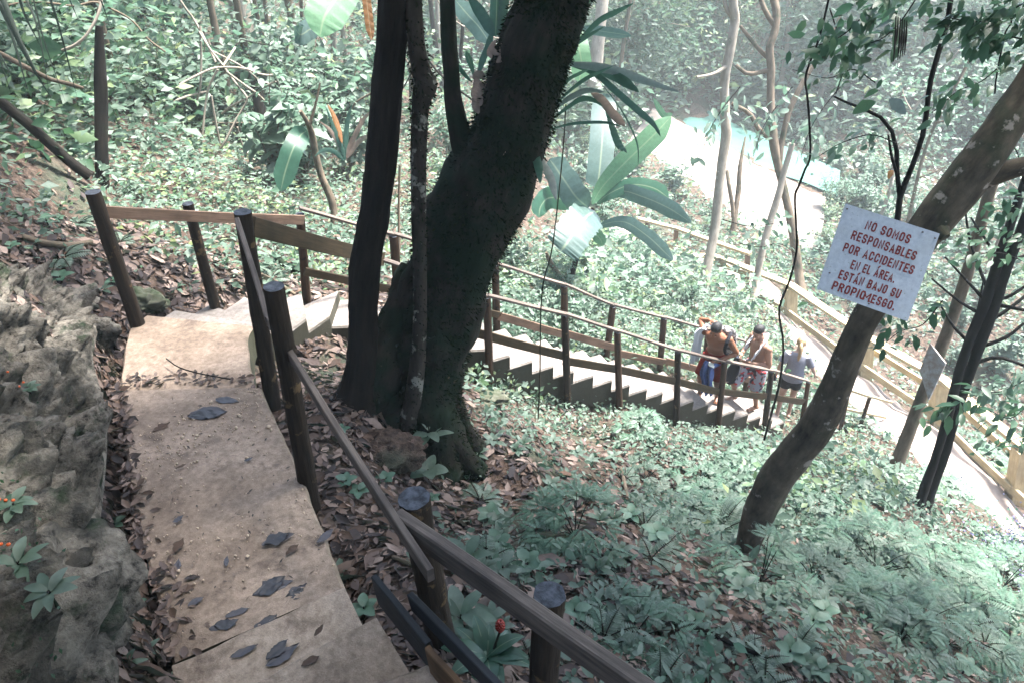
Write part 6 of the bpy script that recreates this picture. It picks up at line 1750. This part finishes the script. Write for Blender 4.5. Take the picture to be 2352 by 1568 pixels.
bough('thin twig with fine leaves in front of the yellow fence corner', [(1700,560),(1745,568),(1790,560),(1830,585)], 16, 10, .14, 'leaf', 1.2)
bough('thin twig with a few dark leaves left of the hanging vine', [(1660,505),(1720,520),(1770,515),(1810,505)], 14, 10, .14, 'leaf', 1.2)
def two_leaf(lab, a, b_, w, d, mat):
    root = thing('hanging_leaf', lab, 'leaf', P(*a, d)); leaf_px([(a[0], a[1], d), ((a[0]+b_[0])/2, (a[1]+b_[1])/2 - 4, d), (b_[0], b_[1], d)], w, mat, root, taper=(.45, .5), n=14)
two_leaf('large dark oval leaf pointing left, lower of the clear pair at upper right', (2012,234), (1958,262), 28, 5.2, 'leaf_dark')
two_leaf('large grey-green oval leaf hanging right of the dark oval one', (2042,228), (2080,264), 28, 5.2, 'strap_grey')
two_leaf('slim dark leaf above the clear pair of oval leaves', (2018,208), (1985,225), 13, 5.3, 'leaf_dark')
two_leaf('small dark leaf on the vine above the middle man', (1855,697), (1831,706), 9, 8.0, 'leaf_dark')
two_leaf('small dark leaf in front of the blond head', (1818,858-7), (1804,857), 9, 9.0, 'leaf_dark')
two_leaf('small orange dead leaf hanging near the sapling', (2052,392), (2040,412), 14, 6.4, 'orange_leaf')
two_leaf('bright yellow leaf near the top right corner', (2318,18), (2342,32), 22, 5.0, 'leaf_lime')
two_leaf('upper small dark leaf hanging at the fence corner', (2035,590), (2050,640), 22, 6.0, 'leaf_dark')
SD = thing('seed_strands', 'cluster of dark hanging seed strands near the top right', 'strands', P(2065, 40, 5.4))
for k in range(6):
    m = MB(); u0 = 2058 + k * 5; L_ = rng.uniform(40, 85)
    limb(m, [(u0, 38 + k * 2, 5.4, 1.2), (u0 - 2, 55 + L_ * .5, 5.4, 2.4), (u0 - 6, 60 + L_, 5.4, 1.0)], .02, 5, .2, 30); m.build('strand', M['bark_black'], SD)
vine('thin dark hanging twig ending in seed strands', seed_d([(2125,-20),(2090,20),(2072,40),(2062,60)], 5.4, 5.4, 1.6)) if False else None

# small plants near the viewer
def gp(u, v): return G(u, v)
rosette('seedling', 'broad-leaved seedling in front of the mossy tree foot', P(985, 985, 6.35) + [0, 0, -.25], .24, .09, 7, M['leaf_pale'], up=.5, droop=.35, stemh=.28)
rosette('seedling', 'pale seedling with torn leaves at the foot of the slender trunk', gp(985, 1100), .20, .12, 5, M['leaf_pale'], up=.5, droop=.3, stemh=.12)
rosette('seedling', 'green seedling directly right of the railing post with the cut top', gp(1075, 1310), .22, .085, 6, M['leaf'], up=.7, droop=.4, stemh=.14)
rosette('ginger_plant', 'glossy ginger plant with a red cone flower by the bottom railing', gp(1120, 1530), .30, .10, 13, M['banana_dark'], up=.8, droop=.45, stemh=.10, flower=(.07, .05, .26), parts=True)
rosette('seedling', 'lighter green ginger shoot between the two cut post tops', gp(1060, 1440), .26, .085, 7, M['leaf'], up=.9, droop=.45, stemh=.12)
fern('pinnate_plant', 'plant with long paired grey-green leaflets right of the bottom post', gp(1330, 1400), .50, 4, [M['leaf_pale']], cat='plant', up=.5, droop=.35, n=8, w=.28, sw=.36, th=(-1.2, .7))
feathery('blue-green feathery bush on the leaf litter in the middle of the near slope', gp(1320, 1235), .42, [M['leaf_teal']])
feathery('blue-green feathery bush right below the foot of the leaning trunk', gp(1745, 1340), .46, [M['leaf_teal'], M['leaf']])
fern('fern', 'pale fern fronds standing left of the leaning trunk foot', gp(1650, 1225), .62, 6, [M['leaf_pale']], up=1.3, droop=.5, n=20, w=.22)
rosette('seedling', 'pale rosette of long leaves among the litter right of the tree roots', gp(1460, 1155), .22, .07, 9, M['leaf_pale'], up=.6, droop=.4)
rosette('seedling', 'drooping narrow-leaved plant below the leaning trunk', gp(1625, 1395), .26, .05, 7, M['leaf_pale'], up=.9, droop=.8)
rosette('seedling', 'single broad green shoot near the bottom of the near slope', gp(1830, 1480), .26, .07, 6, M['leaf'], up=.9, droop=.5)
for k, (u, v) in enumerate(((2140, 1330), (2250, 1420), (2180, 1480), (2320, 1500), (2080, 1460), (2010, 1320), (2300, 1350))):
    feathery('lush blue-green feathery bush on the lower right slope', gp(u, v), rng.uniform(.5, .75), [M['leaf_teal'], M['leaf']], 'feathery bushes on the lower right')
fb_ = thing('flowering_bush', 'bush of small lilac flowers at the right edge below the path', 'bush', gp(2330, 1300))
c = gp(2330, 1310); q = c + rng.normal(size=(700, 3)) * [.42, .32, .12] + [0, 0, .32]
b = MB(); leaf_cloud(b, q, rdir(700), rdir(700, .8), .035, .03, 'small'); b.build('flowers', M['purple'], fb_)['kind'] = 'stuff'
q = c + rng.normal(size=(900, 3)) * [.45, .35, .13] + [0, 0, .2]
b = MB(); leaf_cloud(b, q, rdir(900), rdir(900, .8), .06, .03, 'small'); b.build('foliage', M['leaf_teal'], fb_)
# seedlings of two looks, copied over the litter
def seed_proto(k):
    if k == 0: return rosette('seedling', 'x', (0, 0, 0), .13, .055, 6, M['leaf_pale'], up=.5, droop=.35, stemh=.07)
    if k == 1: return rosette('seedling', 'x', (0, 0, 0), .17, .05, 8, M['leaf'], up=.8, droop=.5, stemh=.03)
    if k == 2: return fern('fern', 'x', (0, 0, 0), .30, 7, [M['leaf_pale']], None, 'fern', .7, .5, 14, .22, .25)
    return rosette('seedling', 'x', (0, 0, 0), .11, .07, 5, M['leaf_teal'], up=.4, droop=.3, stemh=.10)
protos = [[seed_proto(k), False] for k in range(4)]
def scatter_plants(n, box, ks, s0, s1, label, group, cat='plant', **kw):
    p = view_scatter(n * 2, *box, .01, **kw)[:n]
    for q in p:
        k = int(rng.choice(ks)); pr_ = protos[k]
        o = copy_tree(pr_[0]) if pr_[1] else pr_[0]; pr_[1] = True
        s_ = rng.uniform(s0, s1); o.location = tuple(q); o.scale = (s_, s_, s_); o.rotation_euler[2] = rng.uniform(0, 6.28)
        o['label'] = label; o['group'] = group; o['category'] = 'fern' if k == 2 else 'plant'
scatter_plants(170, (1080, 2352, 930, 1560), [0, 1, 3, 0, 2], .7, 1.3, 'small green plant sprouting from the leaf litter of the near slope', 'small plants on the near slope')
scatter_plants(16, (560, 1000, 820, 1500), [0, 3], .5, .9, 'small green sprout in the litter between the landing and the trunks', 'sprouts beside the landing')
scatter_plants(26, (90, 420, 1180, 1568), [0, 1, 3, 0], .45, .85, 'small green sprout in the litter between the landing and the rock', 'sprouts along the rock foot')
scatter_plants(30, (60, 700, 440, 700), [0, 1, 2, 3], .7, 1.3, 'small green plant on the leaf-covered bank behind the turn', 'small plants on the upper bank')
# plants rooted in the rock face
def rock_pt(u, v):
    q = ROCKV.reshape(-1, 3); a_, b_, d_ = proj(q)
    k = np.argmin((a_ - u) ** 2 + (b_ - v) ** 2 + (d_ - 2) * 30); return q[k]
for u, v, L_, lab in ((45, 1310, .13, 'leafy rock plant with orange blooms at the left edge, lower'), (30, 1180, .10, 'small rock plant above the lower orange blooms'), (100, 1200, .12, 'pale drooping rock plant in the middle of the outcrop'), (70, 905, .09, 'small rock plant with one orange bloom high on the outcrop'), (120, 1375, .11, 'light green rock plant near the boulder'), (60, 1045, .09, 'tiny dark-set rock plant at the left edge')):
    rosette('rock_plant', lab, rock_pt(u, v), L_, .045, 8, M['leaf_pale'] if 'pale' in lab or 'light' in lab else M['leaf'], up=.5, droop=.4, stemh=.05)
    if 'orange' in lab:
        rt = bpy.context.scene.objects[-1] if False else None
        c = rock_pt(u, v)
        m = MB()
        for j in range(3): ball(m, c + rng.normal(size=3) * .03 + [0, -.02, .12], (.008, .008, .006), None, None, 8, 5)
        m.build('orange_bloom', M['orange'], None, origin=c, label='orange blooms of the ' + ('lowest' if v > 1250 else 'middle' if v > 1000 else 'upper') + ' rock plant at the left edge', cat='flower')
b = MB(); q = ROCKV[10:200, 8:190].reshape(-1, 3)[rng.integers(0, 190 * 182, 9000)]
q = q[pnoise(q * [1, 1, 1], 4.0, 3) > .35]
leaf_cloud(b, q + rng.normal(size=q.shape) * .015, rdir(len(q)), rdir(len(q), .8), .024, .012, 'small'); b.build('rock_moss', M['leaf_dark'], kind='stuff')

# ------------------------------------------------------------------ unseen trees added round the viewer, crowns placed to shade the stair
def unseen_shade_tree(x, y, H, Rr, ox=0.0, oy=0.0):
    g = on_ground(x, y)
    top = CAMZ + H
    r_ = thing('unseen_shade_tree', 'unseen tall tree added so that its crown shades the landing', 'tree', g, 'unseen trees added to shade the landing')
    t = MB(); t.tube(smooth_path([g - [0, 0, .4], g * .6 + np.array([x, y, top]) * .4 + [.2, .1, 0], [x, y, top]], 14), np.linspace(.2, .08, 14), 10, True, .1, 2)
    for k in range(7):
        a_ = k * .9; z = top - .2 * k
        t.tube(smooth_path([(x, y, z - .8), (x + math.cos(a_) * Rr * .4, y + math.sin(a_) * Rr * .4, z), (x + ox + math.cos(a_) * Rr * .85, y + oy + math.sin(a_) * Rr * .85, z + .3)], 8), np.linspace(.07, .02, 8), 5)
    t.build('trunk', M['bark_dark'], r_)
    crown_mb((x + ox, y + oy, top), (Rr, Rr, 1.5), 9000, .26, 3, .25, 34).build('crown', CM, r_)
for a in ((-6.5, -2.5, 4.5, 4.0), (-1.0, -5.0, 5.5, 4.2), (4.5, -4.5, 4.5, 4.2), (-8.5, 3.8, 5.0, 4.0), (8.5, -1.4, 4.2, 4.2), (-.5, -1.6, 3.6, 3.6), (5.2, .9, 4.6, 4.2), (6.0, 1.6, 4.0, 3.6, -3.2, 2.4), (8.4, 2.6, 4.2, 3.8), (2.0, -2.6, 4.6, 3.6), (-10.5, 8.0, 5.0, 4.2, 6.3, .8), (-13, 12.5, 6.0, 4.0, 3.5, 1.0)): unseen_shade_tree(*a)

# slim trunks standing through the undergrowth
def stem_proto(k):
    r_ = thing('slim_tree', 'x', 'tree', (0, 0, 0)); H = 7.0
    pts = smooth_path([(0, 0, -.3), (.15 * math.sin(k), .1, H * .3), (.35 * math.sin(k * 2.1), .2 * math.cos(k), H * .65), (.5 * math.sin(k * 3.3), .3, H)], 20)
    m = MB(); m.tube(pts, np.linspace(.075, .03, 20), 9, True, .12, 2, seed=k * 3.0); m.build('trunk', M[['bark_pale', 'bark_tan', 'bark_pale', 'bark_dark'][k]], r_)
    m = MB()
    for j in range(5):
        i = 8 + 2 * j; a_ = j * 2.4 + k
        e = pts[i] + [math.cos(a_) * 1.1, math.sin(a_) * 1.1, .7]
        m.tube(smooth_path([pts[i], (pts[i] + e) / 2 + [0, 0, -.1], e], 8), np.linspace(.025, .008, 8), 5)
    m.build('branch', M[['bark_pale', 'bark_tan', 'bark_pale', 'bark_dark'][k]], r_)
    b = MB()
    for j in range(5):
        i = 8 + 2 * j; a_ = j * 2.4 + k; c = pts[i] + [math.cos(a_) * 1.0, math.sin(a_) * 1.0, .6]; n_ = 70
        q = c + rng.normal(size=(n_, 3)) * [.5, .5, .25]
        leaf_cloud(b, q, unit(rng.normal(size=(n_, 3)) * [1, 1, .3] + [0, 0, -.3]), rdir(n_, 1.3), rng.uniform(.12, .24, n_), rng.uniform(.06, .11, n_), 'leaf', rng.integers(0, 2, n_))
    b.build('foliage', [M['leaf_pale'], M['leaf']], r_)
    return r_
SP = [[stem_proto(k), False] for k in range(4)]
def forest_stem(n, box, label, group, ks, test=None, s0=.7, s1=1.5):
    p = view_scatter(n * 4, *box, .02, margin=.6); c = 0
    for q in p:
        u, v, d = proj(q)
        if c >= n: break
        if test and not test(u, v, d): continue
        s_ = SP[int(rng.choice(ks))]; o = copy_tree(s_[0]) if s_[1] else s_[0]; s_[1] = True
        k_ = rng.uniform(s0, s1); o.location = tuple(q); o.scale = (k_, k_, k_ * 1.1); o.rotation_euler = (rng.normal() * .10, rng.normal() * .10, rng.uniform(0, 6.28)); o['label'] = label; o['group'] = group; c += 1
forest_stem(30, (20, 1150, -20, 330), 'slim upright trunk rising through the undergrowth of the left hillside', 'slim trunks of the left hillside', [0, 1, 3, 1], lambda u, v, d: d > 12.5)
forest_stem(26, (1200, 2352, 60, 300), 'slim pale trunk rising from the bright undergrowth round the river', 'slim trunks round the river', [0, 1, 2], None, .8, 1.8)
forest_stem(7, (1850, 2352, 520, 800), 'slim trunk with thin branches behind the long yellow fence', 'slim trunks behind the long yellow fence', [0, 1, 2], lambda u, v, d: v < (u - 1780) * .72 + 500, .6, 1.0)
# withered leaves caught along the left edge of the landing
f = rng.random(260); i = (f * (len(L1l) - 1.001)).astype(int); g_ = f * (len(L1l) - 1.001) - i
l_ = np.array(L1l); r2 = np.array(L1r)
p = l_[i] * (1 - g_)[:, None] + l_[i + 1] * g_[:, None]; ac = unit(r2[i] - l_[i]); p = p + ac * (rng.random(260) ** 2.6 * .26 * (.2 + f ** 2) - .02)[:, None] + [0, 0, .012]
n_ = len(p); b = MB(); ll = rng.uniform(.04, .10, n_)
leaf_cloud(b, p, unit(rdir(n_) * [1, 1, .12]), unit(rng.normal(size=(n_, 3)) * .3 + [0, 0, 1]), ll, ll * rng.uniform(.35, .6, n_), 'curl')
b.build('leaf_litter', M['litter'], kind='stuff')

# soft feathery plants spread over the near slope
FEP = [feathery('x', (0, 0, 0), .34, [M['leaf_pale'], M['leaf_teal']], 'soft feathery plants on the near slope'), feathery('x', (0, 0, 0), .26, [M['leaf_pale'], M['leaf']], 'soft feathery plants on the near slope')]
fu = [False, False]
p = view_scatter(400, 1080, 2352, 930, 1480, .01)
p = p[(pnoise(p, 1.1, 5) > .0) & ((proj(p)[0] > 1480) | (rng.random(len(p)) < .3))][:44]
for i, q in enumerate(p):
    k = i % 2; o = copy_tree(FEP[k]) if fu[k] else FEP[k]; fu[k] = True
    s_ = rng.uniform(.6, 1.15); o.location = tuple(q); o.scale = (s_, s_, s_ * .8); o.rotation_euler[2] = rng.uniform(0, 6.28); o['label'] = 'soft feathery green plant among the litter of the near slope'
for lab, u0, n_ in (('pale leafy spray hanging before the river, left', 1640, 26), ('pale leafy spray hanging before the river, middle', 1760, 30), ('pale leafy spray hanging before the river, right', 1870, 30)):
    bough(lab, [(u0 + 60, 200), (u0 + 20, 250), (u0 - 10, 300), (u0 - 30, 360)], n_, 15.5, .26, 'leaf_pale', 1.6)
b = MB(); n_ = 90; f = rng.random(n_)
p = L2l[0] * (1 - f)[:, None] + L2r[0] * f[:, None] + np.stack([np.zeros(n_), rng.uniform(.10, .24, n_) , np.full(n_, .012)], -1)
ll = rng.uniform(.03, .09, n_); leaf_cloud(b, p, unit(rdir(n_) * [1, 1, .1]), unit(rng.normal(size=(n_, 3)) * .3 + [0, 0, 1]), ll, ll * .5, 'curl'); b.build('leaf_litter', M['litter'], kind='stuff')

for lab, px_, n_, d_ in (('fine leafy twig spreading above the twin black stems', [(2400,560),(2330,540),(2260,520),(2190,530)], 34, 8.2), ('fine leafy twig right of the warning sign', [(2420,640),(2350,600),(2280,580),(2200,600)], 34, 7.6), ('fine leafy twig at the right edge beside the leaning trunk branch', [(2440,480),(2380,460),(2330,470),(2290,500)], 30, 6.6), ('leafy twig low on the right over the path edge', [(2420,1010),(2360,1000),(2300,1020),(2250,1050)], 34, 8.8), ('dark leafy twig at the upper right between sapling and leaning trunk', [(2300,150),(2250,190),(2200,210),(2140,260)], 34, 5.8)):
    bough(lab, px_, n_, d_, .13, 'leaf_dark', 1.5)

# ------------------------------------------------------------------ the air of the valley
hz = MB()
lo, hi = np.array([-95, -14, CAMZ - 18.0]), np.array([95, 112, CAMZ + 16.0])
c8 = [(x, y, z) for z in (lo[2], hi[2]) for y in (lo[1], hi[1]) for x in (lo[0], hi[0])]
hz.raw(c8, [(0, 2, 3, 1), (4, 5, 7, 6), (0, 1, 5, 4), (2, 6, 7, 3), (0, 4, 6, 2), (1, 3, 7, 5)])
mh = bpy.data.materials.new('haze'); mh.use_nodes = True
nt = mh.node_tree; nt.nodes.clear()
out = nt.nodes.new('ShaderNodeOutputMaterial'); pv = nt.nodes.new('ShaderNodeVolumePrincipled')
pv.inputs['Color'].default_value = (.86, .95, .93, 1); pv.inputs['Density'].default_value = .0023; pv.inputs['Anisotropy'].default_value = .0
nt.links.new(pv.outputs[0], out.inputs['Volume'])
hz.build('haze', mh, kind='stuff', smooth=False)
